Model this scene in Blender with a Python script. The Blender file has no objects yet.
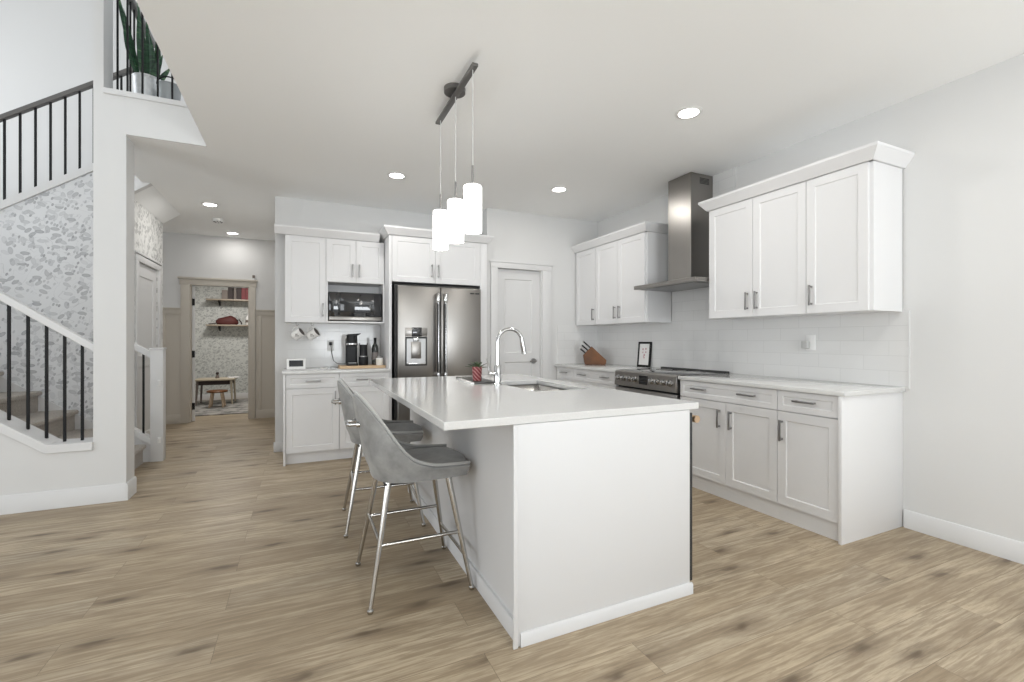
import bpy, bmesh, math, random
from mathutils import Vector, Matrix

random.seed(7)
S = bpy.context.scene
C = S.collection
PI = math.pi

# ------------------------------------------------------------------ camera
cam_d = bpy.data.cameras.new('camera')
cam = bpy.data.objects.new('camera', cam_d)
C.objects.link(cam)
cam.location = (0, 0, 1.22)
cam.rotation_euler = (PI / 2, 0, -0.4325)
cam_d.sensor_width = 36
cam_d.lens = 457.2 / 1024 * 36
cam_d.shift_y = -1 / 1024
cam_d.clip_start = 0.05
S.camera = cam

# ------------------------------------------------------------------ world, daylight, exposure
HC = 2.785          # kitchen ceiling
ZL = 3.07          # loft floor
HU = 5.6           # ceiling of the two-storey living room
w = bpy.data.worlds.new('daylight')
S.world = w
w.use_nodes = True
bg = w.node_tree.nodes['Background']
bg.inputs['Color'].default_value = (0.93, 0.96, 1.0, 1)
bg.inputs['Strength'].default_value = 0.9


def area(name, loc, aim, sx, sy, power, col=(1, 1, 1)):
    d = bpy.data.lights.new(name, 'AREA')
    d.shape = 'RECTANGLE'
    d.size = sx
    d.size_y = sy
    d.energy = power
    d.color = col
    o = bpy.data.objects.new(name, d)
    o.location = loc
    o.rotation_euler = Vector(aim).to_track_quat('-Z', 'Y').to_euler()
    C.objects.link(o)
    return o


# windows of the living room behind the viewpoint (the openings are modelled further down);
# the lamps in them are tilted up to brighten the ceiling
DAY = (0.915, 0.965, 1.0)
area('daylight_patio', (1.75, -3.30, 1.2), (0, 1, 2.4), 2.7, 2.1, 178, DAY)
area('daylight_living', (-3.1, -3.30, 1.35), (0.25, 1, 0.35), 3.0, 1.9, 54, DAY)
area('daylight_high', (-3.1, -3.30, 4.1), (0, 1, 0.1), 3.0, 1.6, 14, DAY)
area('daylight_side', (-5.36, 1.2, 1.4), (1, 0, 0.7), 3.6, 1.9, 82, DAY)
area('daylight_stair', (-3.92, 5.65, 3.6), (1, 0, 0), 1.5, 2.6, 24, (0.93, 0.965, 1))

S.view_settings.view_transform = 'Standard'
S.view_settings.look = 'None'
S.view_settings.exposure = 0.22
S.view_settings.gamma = 1.0
S.view_settings.use_curve_mapping = False
try:
    S.cycles.use_denoising = True
    S.cycles.max_bounces = 10
    S.cycles.diffuse_bounces = 7
    S.cycles.caustics_reflective = False
    S.cycles.caustics_refractive = False
    S.cycles.sample_clamp_indirect = 6
except Exception:
    pass


# ------------------------------------------------------------------ materials
def mat(name, col, rough=0.5, metal=0.0, spec=0.5, coat=0.0, sheen=0.0, emit=None, estr=0.0, trans=0.0):
    m = bpy.data.materials.new(name)
    m.use_nodes = True
    b = m.node_tree.nodes['Principled BSDF']
    b.inputs['Base Color'].default_value = (*col, 1)
    b.inputs['Roughness'].default_value = rough
    b.inputs['Metallic'].default_value = metal
    b.inputs['Specular IOR Level'].default_value = spec
    b.inputs['Coat Weight'].default_value = coat
    b.inputs['Sheen Weight'].default_value = sheen
    if trans:
        b.inputs['Transmission Weight'].default_value = trans
    if emit:
        b.inputs['Emission Color'].default_value = (*emit, 1)
        b.inputs['Emission Strength'].default_value = estr
    return m


class NT:
    """small helper to write node trees"""

    def __init__(self, m):
        self.t = m.node_tree
        self.b = self.t.nodes['Principled BSDF']

    def n(self, kind, **kw):
        x = self.t.nodes.new(kind)
        for k, v in kw.items():
            if k.startswith('_'):
                setattr(x, k[1:], v)
            else:
                x.inputs[k.replace('__', ' ')].default_value = v
        return x

    def l(self, a, b):
        self.t.links.new(a, b)

    def math(self, op, a, b=None, clamp=False):
        x = self.t.nodes.new('ShaderNodeMath')
        x.operation = op
        x.use_clamp = clamp
        for i, v in enumerate((a, b)):
            if v is None:
                continue
            if isinstance(v, (int, float)):
                x.inputs[i].default_value = v
            else:
                self.l(v, x.inputs[i])
        return x.outputs[0]

    def mix(self, fac, a, b):
        x = self.t.nodes.new('ShaderNodeMix')
        x.data_type = 'RGBA'
        for i, v in ((0, fac), (6, a), (7, b)):
            if isinstance(v, (int, float)):
                x.inputs[i].default_value = v
            elif isinstance(v, tuple):
                x.inputs[i].default_value = (*v, 1)
            else:
                self.l(v, x.inputs[i])
        return x.outputs[2]

    def ramp(self, fac, stops):
        x = self.t.nodes.new('ShaderNodeValToRGB')
        e = x.color_ramp.elements
        while len(e) < len(stops):
            e.new(0.5)
        for i, (p, c) in enumerate(stops):
            e[i].position = p
            e[i].color = (*c, 1) if isinstance(c, tuple) else (c, c, c, 1)
        self.l(fac, x.inputs[0])
        return x.outputs[0]

    def obj(self):
        return self.t.nodes.new('ShaderNodeTexCoord').outputs['Object']

    def mapping(self, v, scale=(1, 1, 1), rot=(0, 0, 0), loc=(0, 0, 0)):
        x = self.t.nodes.new('ShaderNodeMapping')
        x.inputs['Scale'].default_value = scale
        x.inputs['Rotation'].default_value = rot
        x.inputs['Location'].default_value = loc
        self.l(v, x.inputs['Vector'])
        return x.outputs[0]

    def swiz(self, v, order):
        s = self.t.nodes.new('ShaderNodeSeparateXYZ')
        self.l(v, s.inputs[0])
        c = self.t.nodes.new('ShaderNodeCombineXYZ')
        for i, a in enumerate(order):
            if a in 'XYZ':
                self.l(s.outputs['XYZ'.index(a)], c.inputs[i])
        return c.outputs[0]

    def bump(self, h, strength, dist=0.01):
        x = self.t.nodes.new('ShaderNodeBump')
        x.inputs['Strength'].default_value = strength
        x.inputs['Distance'].default_value = dist
        self.l(h, x.inputs['Height'])
        self.l(x.outputs[0], self.b.inputs['Normal'])


def paint(name, col, rough=0.6, bump=0.05):
    m = mat(name, col, rough, spec=0.3)
    t = NT(m)
    nz = t.n('ShaderNodeTexNoise', Scale=180.0, Detail=2.0)
    t.l(t.obj(), nz.inputs['Vector'])
    t.bump(nz.outputs[0], bump, 0.002)
    return m


M = {}
M['wall'] = paint('wall_paint', (0.68, 0.68, 0.675))
M['ceiling'] = paint('ceiling_paint', (0.92, 0.925, 0.92), 0.8, 0.1)
M['trim'] = paint('trim_paint', (0.685, 0.685, 0.685), 0.4, 0.02)
M['cab'] = paint('cabinet_lacquer', (0.745, 0.745, 0.75), 0.38, 0.01)
M['isle'] = paint('island_paint', (0.68, 0.68, 0.685), 0.45, 0.02)
M['beige'] = paint('beige_wainscot_paint', (0.56, 0.52, 0.46), 0.5, 0.03)
M['black'] = mat('black_metal', (0.010, 0.010, 0.011), 0.55, 0.0, spec=0.25)
M['plastic'] = mat('black_plastic', (0.008, 0.008, 0.009), 0.45, spec=0.35)
M['dark'] = mat('charcoal_shell', (0.03, 0.03, 0.03), 0.5)
M['glass'] = mat('black_glass', (0.012, 0.012, 0.014), 0.06, spec=0.6, coat=0.5)
M['chrome'] = mat('chrome', (0.56, 0.56, 0.56), 0.09, 1.0)
M['nickel'] = mat('brushed_nickel', (0.33, 0.325, 0.32), 0.35, 1.0)
M['darkrail'] = mat('bronze_grey_metal', (0.16, 0.155, 0.15), 0.4, 0.7)
M['bronze'] = mat('brass_bronze', (0.62, 0.45, 0.30), 0.35, 0.8)
M['gold_leg'] = mat('chromed_steel_leg', (0.52, 0.505, 0.48), 0.18, 1.0)
M['white_pl'] = mat('white_plastic', (0.82, 0.82, 0.81), 0.4)
M['cord'] = mat('clear_cord', (0.62, 0.62, 0.61), 0.4)
M['paper'] = mat('paper', (0.86, 0.85, 0.84), 0.7)
M['pink'] = mat('pink_print', (0.62, 0.42, 0.44), 0.7)
M['red'] = mat('red_cloth', (0.085, 0.018, 0.015), 0.7)
M['redbook'] = mat('red_book_cover', (0.20, 0.035, 0.04), 0.6)
M['brownbook'] = mat('brown_book_cover', (0.03, 0.018, 0.015), 0.6)
M['greybook'] = mat('grey_book_cover', (0.18, 0.15, 0.13), 0.6)
M['bottle'] = mat('dark_green_glass', (0.012, 0.016, 0.012), 0.08, spec=0.7, coat=0.6)
M['label'] = mat('cream_label', (0.74, 0.71, 0.64), 0.6)
M['mug'] = mat('white_glaze', (0.82, 0.81, 0.79), 0.2, coat=0.5)
M['mugdark'] = mat('grey_print', (0.20, 0.18, 0.17), 0.5)
M['soil'] = mat('potting_soil', (0.03, 0.022, 0.016), 0.9)
M['slate'] = mat('dark_slate', (0.055, 0.053, 0.05), 0.35)
M['marble'] = mat('white_marble', (0.84, 0.83, 0.82), 0.25)
M['lamp'] = mat('lamp_lens', (1, 1, 1), 0.5, emit=(1, 0.97, 0.92), estr=12.0)
M['shade'] = mat('opal_glass_shade', (0.92, 0.92, 0.90), 0.35, emit=(1, 0.985, 0.96), estr=5.0)
M['display'] = mat('dark_display', (0.015, 0.018, 0.022), 0.12)
M['knife_steel'] = mat('knife_steel', (0.55, 0.55, 0.55), 0.3, 1.0)


def wood(name, c1, c2, scale=(2, 30, 30), rough=0.45):
    m = mat(name, c1, rough)
    t = NT(m)
    nz = t.n('ShaderNodeTexNoise', Scale=1.0, Detail=5.0, Roughness=0.6)
    t.l(t.mapping(t.obj(), scale), nz.inputs['Vector'])
    t.l(t.ramp(nz.outputs[0], [(0.3, c1), (0.7, c2)]), t.b.inputs['Base Color'])
    return m


M['acacia'] = wood('acacia_wood', (0.085, 0.029, 0.007), (0.21, 0.078, 0.018), (6, 40, 6))
M['traywood'] = wood('light_tray_wood', (0.50, 0.34, 0.20), (0.62, 0.45, 0.28))
M['tablewood'] = wood('table_wood', (0.42, 0.36, 0.26), (0.52, 0.46, 0.35))
M['shelfwood'] = wood('shelf_wood', (0.30, 0.25, 0.19), (0.40, 0.34, 0.27))
M['stoolwood'] = wood('stool_wood', (0.45, 0.33, 0.22), (0.55, 0.42, 0.3))


def floor_material():
    m = mat('oak_plank_floor', (0.4, 0.3, 0.2), 0.42, spec=0.35)
    t = NT(m)
    v = t.obj()
    br = t.n('ShaderNodeTexBrick', Scale=1.0)
    br.offset = 0.37
    br.offset_frequency = 2
    br.squash = 1.0
    br.inputs['Color1'].default_value = (0, 0, 0, 1)
    br.inputs['Color2'].default_value = (1, 1, 1, 1)
    br.inputs['Mortar'].default_value = (0.5, 0.5, 0.5, 1)
    br.inputs['Mortar Size'].default_value = 0.0011
    br.inputs['Mortar Smooth'].default_value = 0.3
    br.inputs['Brick Width'].default_value = 1.52
    br.inputs['Row Height'].default_value = 0.19
    t.l(t.mapping(v, loc=(0.31, 0.05, 0)), br.inputs['Vector'])
    tone = br.outputs['Color']
    # shift the grain of every plank
    off = t.n('ShaderNodeVectorMath', _operation='MULTIPLY_ADD')
    t.l(tone, off.inputs[0])
    off.inputs[1].default_value = (17.0, 9.0, 5.0)
    t.l(v, off.inputs[2])
    # cathedral grain
    n1 = t.n('ShaderNodeTexNoise', Scale=1.0, Detail=4.0, Roughness=0.55, Distortion=0.6)
    t.l(t.mapping(off.outputs[0], (1.5, 9.0, 1)), n1.inputs['Vector'])
    n2 = t.n('ShaderNodeTexNoise', Scale=1.0, Detail=6.0, Roughness=0.7)
    t.l(t.mapping(off.outputs[0], (6.0, 80.0, 1)), n2.inputs['Vector'])
    # knots
    wob = t.n('ShaderNodeTexNoise', Scale=9.0, Detail=2.0)
    t.l(v, wob.inputs['Vector'])
    wv = t.n('ShaderNodeVectorMath', _operation='MULTIPLY_ADD')
    t.l(wob.outputs[1], wv.inputs[0])
    wv.inputs[1].default_value = (0.10, 0.035, 0.0)
    t.l(off.outputs[0], wv.inputs[2])
    vo = t.n('ShaderNodeTexVoronoi', Scale=1.0, Randomness=1.0, _voronoi_dimensions='2D')
    t.l(t.mapping(wv.outputs[0], (1.7, 5.3, 1)), vo.inputs['Vector'])
    knot = t.ramp(vo.outputs['Distance'], [(0.0, 1.0), (0.05, 0.85), (0.12, 0.40), (0.30, 0.0)])
    sp = t.n('ShaderNodeSeparateColor')
    t.l(vo.outputs['Color'], sp.inputs[0])
    knot = t.math('MULTIPLY', knot, t.math('GREATER_THAN', sp.outputs[0], 0.45))
    base = t.ramp(tone, [(0.0, (0.400, 0.320, 0.218)), (0.3, (0.505, 0.414, 0.290)),
                         (0.65, (0.545, 0.452, 0.325)), (1.0, (0.455, 0.383, 0.280))])
    n3 = t.n('ShaderNodeTexNoise', Scale=1.0, Detail=5.0, Roughness=0.62, Distortion=0.7)
    t.l(t.mapping(off.outputs[0], (3.6, 58.0, 1), loc=(5, 2, 0)), n3.inputs['Vector'])
    c = t.mix(t.math('MULTIPLY', t.ramp(n1.outputs[0], [(0.36, 1.0), (0.56, 0.0)]), 0.55), base, (0.245, 0.180, 0.112))
    c = t.mix(t.math('MULTIPLY', t.ramp(n3.outputs[0], [(0.42, 1.0), (0.54, 0.0)]), 0.60), c, (0.235, 0.175, 0.112))
    c = t.mix(t.math('MULTIPLY', t.ramp(n3.outputs[0], [(0.56, 0.0), (0.70, 1.0)]), 0.10), c, (0.62, 0.53, 0.40))
    c = t.mix(t.math('MULTIPLY', t.ramp(n2.outputs[0], [(0.38, 1.0), (0.60, 0.0)]), 0.45), c, (0.23, 0.170, 0.110))
    c = t.mix(t.math('MULTIPLY', knot, 0.85), c, (0.085, 0.055, 0.032))
    c = t.mix(t.math('MULTIPLY', br.outputs['Fac'], 0.75), c, (0.12, 0.085, 0.055))
    t.l(c, t.b.inputs['Base Color'])
    h = t.math('SUBTRACT', t.math('MULTIPLY', n2.outputs[0], 0.25), br.outputs['Fac'])
    t.bump(h, 0.25, 0.002)
    return m


M['floor'] = floor_material()


def wallpaper(name, order, scale, paper, ink, k=1.0):
    m = mat(name, paper, 0.65, spec=0.3)
    t = NT(m)
    v = t.swiz(t.obj(), order)
    total = None
    for i, (rot, sx, sy, off, thr, gate, a) in enumerate([
            (0.5, 8.0, 15, 0.0, 0.34, 0.66, 0.7), (-0.75, 8.5, 17, 3.1, 0.34, 0.68, 0.9),
            (1.45, 8, 15, 7.7, 0.35, 0.72, 0.6), (0.05, 7.5, 16, 13.3, 0.33, 0.72, 0.95),
            (-1.2, 19, 34, 21.3, 0.36, 0.74, 1.1)]):
        vo = t.n('ShaderNodeTexVoronoi', Scale=1.0, Randomness=0.9, _voronoi_dimensions='2D')
        t.l(t.mapping(t.mapping(v, rot=(0, 0, rot), loc=(off, off * 0.7, 0)), (sx * scale, sy * scale, 1)), vo.inputs['Vector'])
        sp = t.n('ShaderNodeSeparateColor')
        t.l(vo.outputs['Color'], sp.inputs[0])
        blob = t.ramp(vo.outputs['Distance'], [(thr - 0.16, 0.72), (thr - 0.05, 1.0), (thr, 0.0)])
        blob = t.math('MULTIPLY', blob, t.math('GREATER_THAN', sp.outputs[0], gate))
        tone = t.math('MULTIPLY', t.math('ADD', t.math('MULTIPLY', sp.outputs[1], 0.7), 0.25), a * k)
        blob = t.math('MULTIPLY', blob, tone)
        total = blob if total is None else t.math('MAXIMUM', total, blob)
    # thin stems
    wv = t.n('ShaderNodeTexNoise', Scale=4.2 * scale, Detail=1.0, Distortion=1.6)
    t.l(v, wv.inputs['Vector'])
    stem = t.ramp(wv.outputs[0], [(0.490, 0.0), (0.5, 1.0), (0.510, 0.0)])
    total = t.math('MAXIMUM', total, t.math('MULTIPLY', stem, 0.34 * k), clamp=True)
    t.l(t.mix(t.math('MINIMUM', total, 1.0), paper, ink), t.b.inputs['Base Color'])
    return m


M['paper_stair'] = wallpaper('leaf_wallpaper_stair', 'XZ0', 1.22, (0.74, 0.75, 0.765), (0.20, 0.21, 0.23), 0.85)
M['paper_hall'] = wallpaper('leaf_wallpaper_hall', 'YZ0', 1.2, (0.76, 0.76, 0.74), (0.24, 0.24, 0.24))
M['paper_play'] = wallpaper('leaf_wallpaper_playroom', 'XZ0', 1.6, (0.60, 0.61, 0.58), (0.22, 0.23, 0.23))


def tile(name, order):
    m = mat(name, (0.72, 0.72, 0.715), 0.12, spec=0.5)
    t = NT(m)
    v = t.swiz(t.obj(), order)
    br = t.n('ShaderNodeTexBrick', Scale=1.0)
    br.offset = 0.5
    br.inputs['Color1'].default_value = (0.715, 0.715, 0.71, 1)
    br.inputs['Color2'].default_value = (0.74, 0.74, 0.735, 1)
    br.inputs['Mortar'].default_value = (0.635, 0.635, 0.63, 1)
    br.inputs['Mortar Size'].default_value = 0.0016
    br.inputs['Brick Width'].default_value = 0.305
    br.inputs['Row Height'].default_value = 0.1
    t.l(t.mapping(v, loc=(0.06, 0.085, 0)), br.inputs['Vector'])
    t.l(br.outputs['Color'], t.b.inputs['Base Color'])
    t.bump(t.math('SUBTRACT', 1.0, br.outputs['Fac']), 0.3, 0.003)
    return m


M['tile_side'] = tile('subway_tile_side', 'YZ0')
M['tile_back'] = tile('subway_tile_back', 'XZ0')


def quartz():
    m = mat('white_quartz', (0.83, 0.82, 0.81), 0.09, spec=0.5)
    t = NT(m)
    nz = t.n('ShaderNodeTexNoise', Scale=160.0, Detail=3.0)
    t.l(t.obj(), nz.inputs['Vector'])
    t.l(t.ramp(nz.outputs[0], [(0.35, (0.64, 0.64, 0.632)), (0.6, (0.67, 0.668, 0.66))]), t.b.inputs['Base Color'])
    return m


M['quartz'] = quartz()


def steel(name, col, rough, stretch):
    m = mat(name, col, rough, 1.0)
    t = NT(m)
    nz = t.n('ShaderNodeTexNoise', Scale=1.0, Detail=4.0)
    t.l(t.mapping(t.obj(), stretch), nz.inputs['Vector'])
    t.l(t.ramp(nz.outputs[0], [(0.3, rough - 0.02), (0.7, rough + 0.03)]), t.b.inputs['Roughness'])
    return m


M['steel'] = steel('brushed_steel', (0.31, 0.295, 0.278), 0.30, (3, 3, 120))
M['steelv'] = steel('brushed_steel_upright', (0.31, 0.295, 0.278), 0.30, (60, 60, 2))
M['basin'] = steel('sink_steel', (0.5, 0.49, 0.47), 0.25, (40, 40, 40))


def velvet():
    m = mat('grey_velvet', (0.24, 0.24, 0.235), 0.8, sheen=0.35, spec=0.2)
    t = NT(m)
    m.node_tree.nodes['Principled BSDF'].inputs['Sheen Roughness'].default_value = 0.4
    nz = t.n('ShaderNodeTexNoise', Scale=9.0, Detail=4.0, Roughness=0.6)
    t.l(t.obj(), nz.inputs['Vector'])
    t.l(t.ramp(nz.outputs[0], [(0.3, (0.20, 0.20, 0.197)), (0.7, (0.35, 0.35, 0.343))]), t.b.inputs['Base Color'])
    return m


M['velvet'] = velvet()
M['piping'] = mat('grey_velvet_piping', (0.40, 0.40, 0.39), 0.7, sheen=0.4)


def carpet():
    m = mat('beige_carpet', (0.36, 0.33, 0.29), 0.95, spec=0.1, sheen=0.3)
    t = NT(m)
    nz = t.n('ShaderNodeTexNoise', Scale=70.0, Detail=4.0, Roughness=0.8)
    t.l(t.obj(), nz.inputs['Vector'])
    t.l(t.ramp(nz.outputs[0], [(0.3, (0.25, 0.22, 0.19)), (0.7, (0.45, 0.41, 0.36))]), t.b.inputs['Base Color'])
    t.bump(nz.outputs[0], 0.6, 0.01)
    return m


M['carpet'] = carpet()


def rugmat():
    m = mat('grey_rug', (0.3, 0.29, 0.27), 0.95, spec=0.1)
    t = NT(m)
    nz = t.n('ShaderNodeTexNoise', Scale=5.0, Detail=5.0, Roughness=0.7)
    t.l(t.obj(), nz.inputs['Vector'])
    t.l(t.ramp(nz.outputs[0], [(0.35, (0.13, 0.13, 0.125)), (0.6, (0.42, 0.40, 0.37))]), t.b.inputs['Base Color'])
    return m


M['rug'] = rugmat()


def leafmat(name, c1, c2, edge):
    m = mat(name, c1, 0.4)
    t = NT(m)
    nz = t.n('ShaderNodeTexNoise', Scale=1.0, Detail=3.0, Distortion=0.8)
    t.l(t.mapping(t.obj(), (8, 8, 34)), nz.inputs['Vector'])
    t.l(t.ramp(nz.outputs[0], [(0.38, c1), (0.6, c2), (0.72, edge)]), t.b.inputs['Base Color'])
    return m


M['snake'] = leafmat('snake_plant_leaf', (0.008, 0.035, 0.017), (0.026, 0.095, 0.042), (0.13, 0.23, 0.10))
M['succ'] = leafmat('succulent_leaf', (0.035, 0.06, 0.03), (0.07, 0.11, 0.05), (0.12, 0.16, 0.08))


def galvanised():
    m = mat('galvanised_steel', (0.66, 0.68, 0.69), 0.38, 0.55)
    t = NT(m)
    nz = t.n('ShaderNodeTexVoronoi', Scale=26.0)
    t.l(t.obj(), nz.inputs['Vector'])
    t.l(t.ramp(nz.outputs['Distance'], [(0.0, (0.58, 0.60, 0.61)), (0.8, (0.74, 0.76, 0.77))]), t.b.inputs['Base Color'])
    return m


M['galv'] = galvanised()


def redpot():
    m = mat('red_patterned_pot', (0.45, 0.05, 0.06), 0.4)
    t = NT(m)
    wv = t.n('ShaderNodeTexWave', Scale=16.0, Distortion=3.0, Detail=2.0)
    t.l(t.mapping(t.obj(), (1, 1, 1), (0.5, 0.7, 0.4)), wv.inputs['Vector'])
    t.l(t.ramp(wv.outputs[0], [(0.55, (0.17, 0.012, 0.018)), (0.80, (0.42, 0.22, 0.21))]), t.b.inputs['Base Color'])
    return m


M['redpot'] = redpot()


# ------------------------------------------------------------------ mesh helpers
def nb():
    return bmesh.new()


def box(bm, x0, x1, y0, y1, z0, z1, bev=0.0, seg=2):
    r = bmesh.ops.create_cube(bm, size=1)
    bmesh.ops.scale(bm, vec=(abs(x1 - x0), abs(y1 - y0), abs(z1 - z0)), verts=r['verts'])
    bmesh.ops.translate(bm, vec=((x0 + x1) / 2, (y0 + y1) / 2, (z0 + z1) / 2), verts=r['verts'])
    if bev:
        es = list({e for v in r['verts'] for e in v.link_edges})
        bmesh.ops.bevel(bm, geom=es, offset=bev, segments=seg, profile=0.5, affect='EDGES')
    return bm


def prism(bm, pts, axis, a, b):
    """extrude a 2D polygon along an axis: axis 'y' takes (x,z), 'x' takes (y,z), 'z' takes (x,y)"""
    def P(p, t):
        return {'y': (p[0], t, p[1]), 'x': (t, p[0], p[1]), 'z': (p[0], p[1], t)}[axis]
    va = [bm.verts.new(P(p, a)) for p in pts]
    vb = [bm.verts.new(P(p, b)) for p in pts]
    n = len(pts)
    fs = [bm.faces.new(va), bm.faces.new(vb[::-1])]
    for i in range(n):
        fs.append(bm.faces.new((va[i], vb[i], vb[(i + 1) % n], va[(i + 1) % n])))
    bmesh.ops.recalc_face_normals(bm, faces=fs)
    return bm


def cyl(bm, p0, p1, r0, r1=None, seg=20, caps=True):
    r1 = r0 if r1 is None else r1
    p0, p1 = Vector(p0), Vector(p1)
    d = (p1 - p0)
    z = d.normalized()
    a = Vector((1, 0, 0)) if abs(z.x) < 0.9 else Vector((0, 1, 0))
    u = z.cross(a).normalized()
    v = z.cross(u)
    A, B = [], []
    for i in range(seg):
        t = 2 * PI * i / seg
        o = u * math.cos(t) + v * math.sin(t)
        A.append(bm.verts.new(p0 + o * r0))
        B.append(bm.verts.new(p1 + o * r1))
    fs = []
    for i in range(seg):
        j = (i + 1) % seg
        fs.append(bm.faces.new((A[i], A[j], B[j], B[i])))
    if caps:
        fs.append(bm.faces.new(A[::-1]))
        fs.append(bm.faces.new(B))
    bmesh.ops.recalc_face_normals(bm, faces=fs)
    return bm


def lathe(bm, prof, c=(0, 0, 0), seg=28):
    """prof: list of (r, z); ends with r=0 are closed to a point"""
    c = Vector(c)
    rings = []
    for r, z in prof:
        if r <= 1e-6:
            rings.append([bm.verts.new(c + Vector((0, 0, z)))])
        else:
            rings.append([bm.verts.new(c + Vector((r * math.cos(2 * PI * i / seg), r * math.sin(2 * PI * i / seg), z))) for i in range(seg)])
    fs = []
    for a, b in zip(rings, rings[1:]):
        for i in range(seg):
            j = (i + 1) % seg
            if len(a) == 1 and len(b) == 1:
                continue
            if len(a) == 1:
                fs.append(bm.faces.new((a[0], b[j], b[i])))
            elif len(b) == 1:
                fs.append(bm.faces.new((a[i], a[j], b[0])))
            else:
                fs.append(bm.faces.new((a[i], a[j], b[j], b[i])))
    bmesh.ops.recalc_face_normals(bm, faces=fs)
    return bm


def tube(bm, pts, r, seg=10, closed=False, flat=1.0):
    pts = [Vector(p) for p in pts]
    n = len(pts)
    rr = r if isinstance(r, (list, tuple)) else [r] * n
    rings = []
    up = None
    for i, p in enumerate(pts):
        if closed:
            d = pts[(i + 1) % n] - pts[i - 1]
        else:
            d = pts[min(i + 1, n - 1)] - pts[max(i - 1, 0)]
        d.normalize()
        if up is None:
            a = Vector((0, 0, 1)) if abs(d.z) < 0.9 else Vector((1, 0, 0))
            u = d.cross(a).normalized()
        else:
            u = (up - d * up.dot(d)).normalized()
        up = u
        v = d.cross(u)
        rings.append([bm.verts.new(p + u * rr[i] * math.cos(2 * PI * k / seg) + v * rr[i] * flat * math.sin(2 * PI * k / seg)) for k in range(seg)])
    fs = []
    for i in range(n if closed else n - 1):
        a, b = rings[i], rings[(i + 1) % n]
        for k in range(seg):
            j = (k + 1) % seg
            fs.append(bm.faces.new((a[k], a[j], b[j], b[k])))
    if not closed:
        fs.append(bm.faces.new(rings[0][::-1]))
        fs.append(bm.faces.new(rings[-1]))
    bmesh.ops.recalc_face_normals(bm, faces=fs)
    return bm


def obj(name, bm, m, parent=None, loc=(0, 0, 0), angle=35, bevel=0.0, kind=None):
    me = bpy.data.meshes.new(name)
    bm.to_mesh(me)
    bm.free()
    me.materials.append(M[m] if isinstance(m, str) else m)
    me.polygons.foreach_set('use_smooth', [True] * len(me.polygons))
    me.set_sharp_from_angle(angle=math.radians(angle))
    o = bpy.data.objects.new(name, me)
    C.objects.link(o)
    o.location = loc
    if parent:
        o.parent = parent
    if bevel:
        b = o.modifiers.new('edge', 'BEVEL')
        b.width = bevel
        b.segments = 2
        b.limit_method = 'ANGLE'
        b.angle_limit = math.radians(40)
        b.harden_normals = False
    if kind:
        o['kind'] = kind
    return o


def tag(o, label, cat, group=None, kind=None):
    o['label'] = label
    o['category'] = cat
    if group:
        o['group'] = group
    if kind:
        o['kind'] = kind
    return o


def thing(name, label, cat, loc=(0, 0, 0), rz=0, group=None, kind=None):
    o = bpy.data.objects.new(name, None)
    o.empty_display_size = 0.1
    C.objects.link(o)
    o.location = loc
    o.rotation_euler = (0, 0, rz)
    return tag(o, label, cat, group, kind)


def dup(root, loc, rz, label=None):
    r = root.copy()
    C.objects.link(r)
    r.location = loc
    r.rotation_euler = (0, 0, rz)
    if label:
        r['label'] = label
    for ch in list(root.children):
        c = ch.copy()
        C.objects.link(c)
        c.parent = r
        for g in list(ch.children):
            d = g.copy()
            C.objects.link(d)
            d.parent = c
    return r


def struct(name, bm, m, label, cat, parent=None, **kw):
    o = obj(name, bm, m, parent, **kw)
    o['kind'] = 'structure'
    if not parent:
        o['label'] = label
        o['category'] = cat
    return o


# ------------------------------------------------------------------ the setting
b = box(nb(), -5.6, 3.75, -3.5, 12.0, -0.12, 0.0)
struct('floor', b, 'floor', 'wide greyish oak plank floor running through kitchen and hall', 'floor')

b = nb()
box(b, -0.69, 3.75, -3.5, 8.3, HC, ZL)
box(b, -1.21, -0.69, 4.4, 8.3, HC, ZL)
box(b, -1.43, -1.21, 4.595, 8.3, HC, ZL)
box(b, -3.6, -1.60, 6.96, 8.3, HC, ZL)
box(b, -1.60, -1.43, 6.9, 8.3, HC, ZL)
struct('ceiling', b, 'ceiling', 'plain white kitchen ceiling whose edge meets the open loft', 'ceiling')
b = box(nb(), -5.6, 3.75, -3.5, 7.2, HU, HU + 0.1)
struct('ceiling_upper', b, 'ceiling', 'high ceiling over the two storey living space', 'ceiling')

# loft floor edge: painted fascia and white cap
b = box(nb(), -1.209, -0.691, 4.388, 4.3995, HC, ZL - 0.001)
struct('trim_8', b, 'wall', 'plain painted fascia of the loft floor edge below the pots', 'fascia')
b = box(nb(), -1.343, -0.69, 4.375, 4.60, ZL, ZL + 0.04, 0.004)
struct('trim_1', b, 'trim', 'white cap board along the loft floor edge under the pots', 'trim')

# wall_right
b = box(nb(), 3.58, 3.75, -3.5, 5.2, 0, HC)
struct('wall_right', b, 'wall', 'plain white wall behind the range and long cabinets', 'wall')
b = nb()
prism(b, [(3.58, 0), (3.565, 0), (3.565, 0.105), (3.572, 0.115), (3.58, 0.115)], 'y', -3.3, 1.635)
struct('baseboard_right', b, 'trim', 'white baseboard along plain wall beside the cabinet end', 'baseboard')

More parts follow.
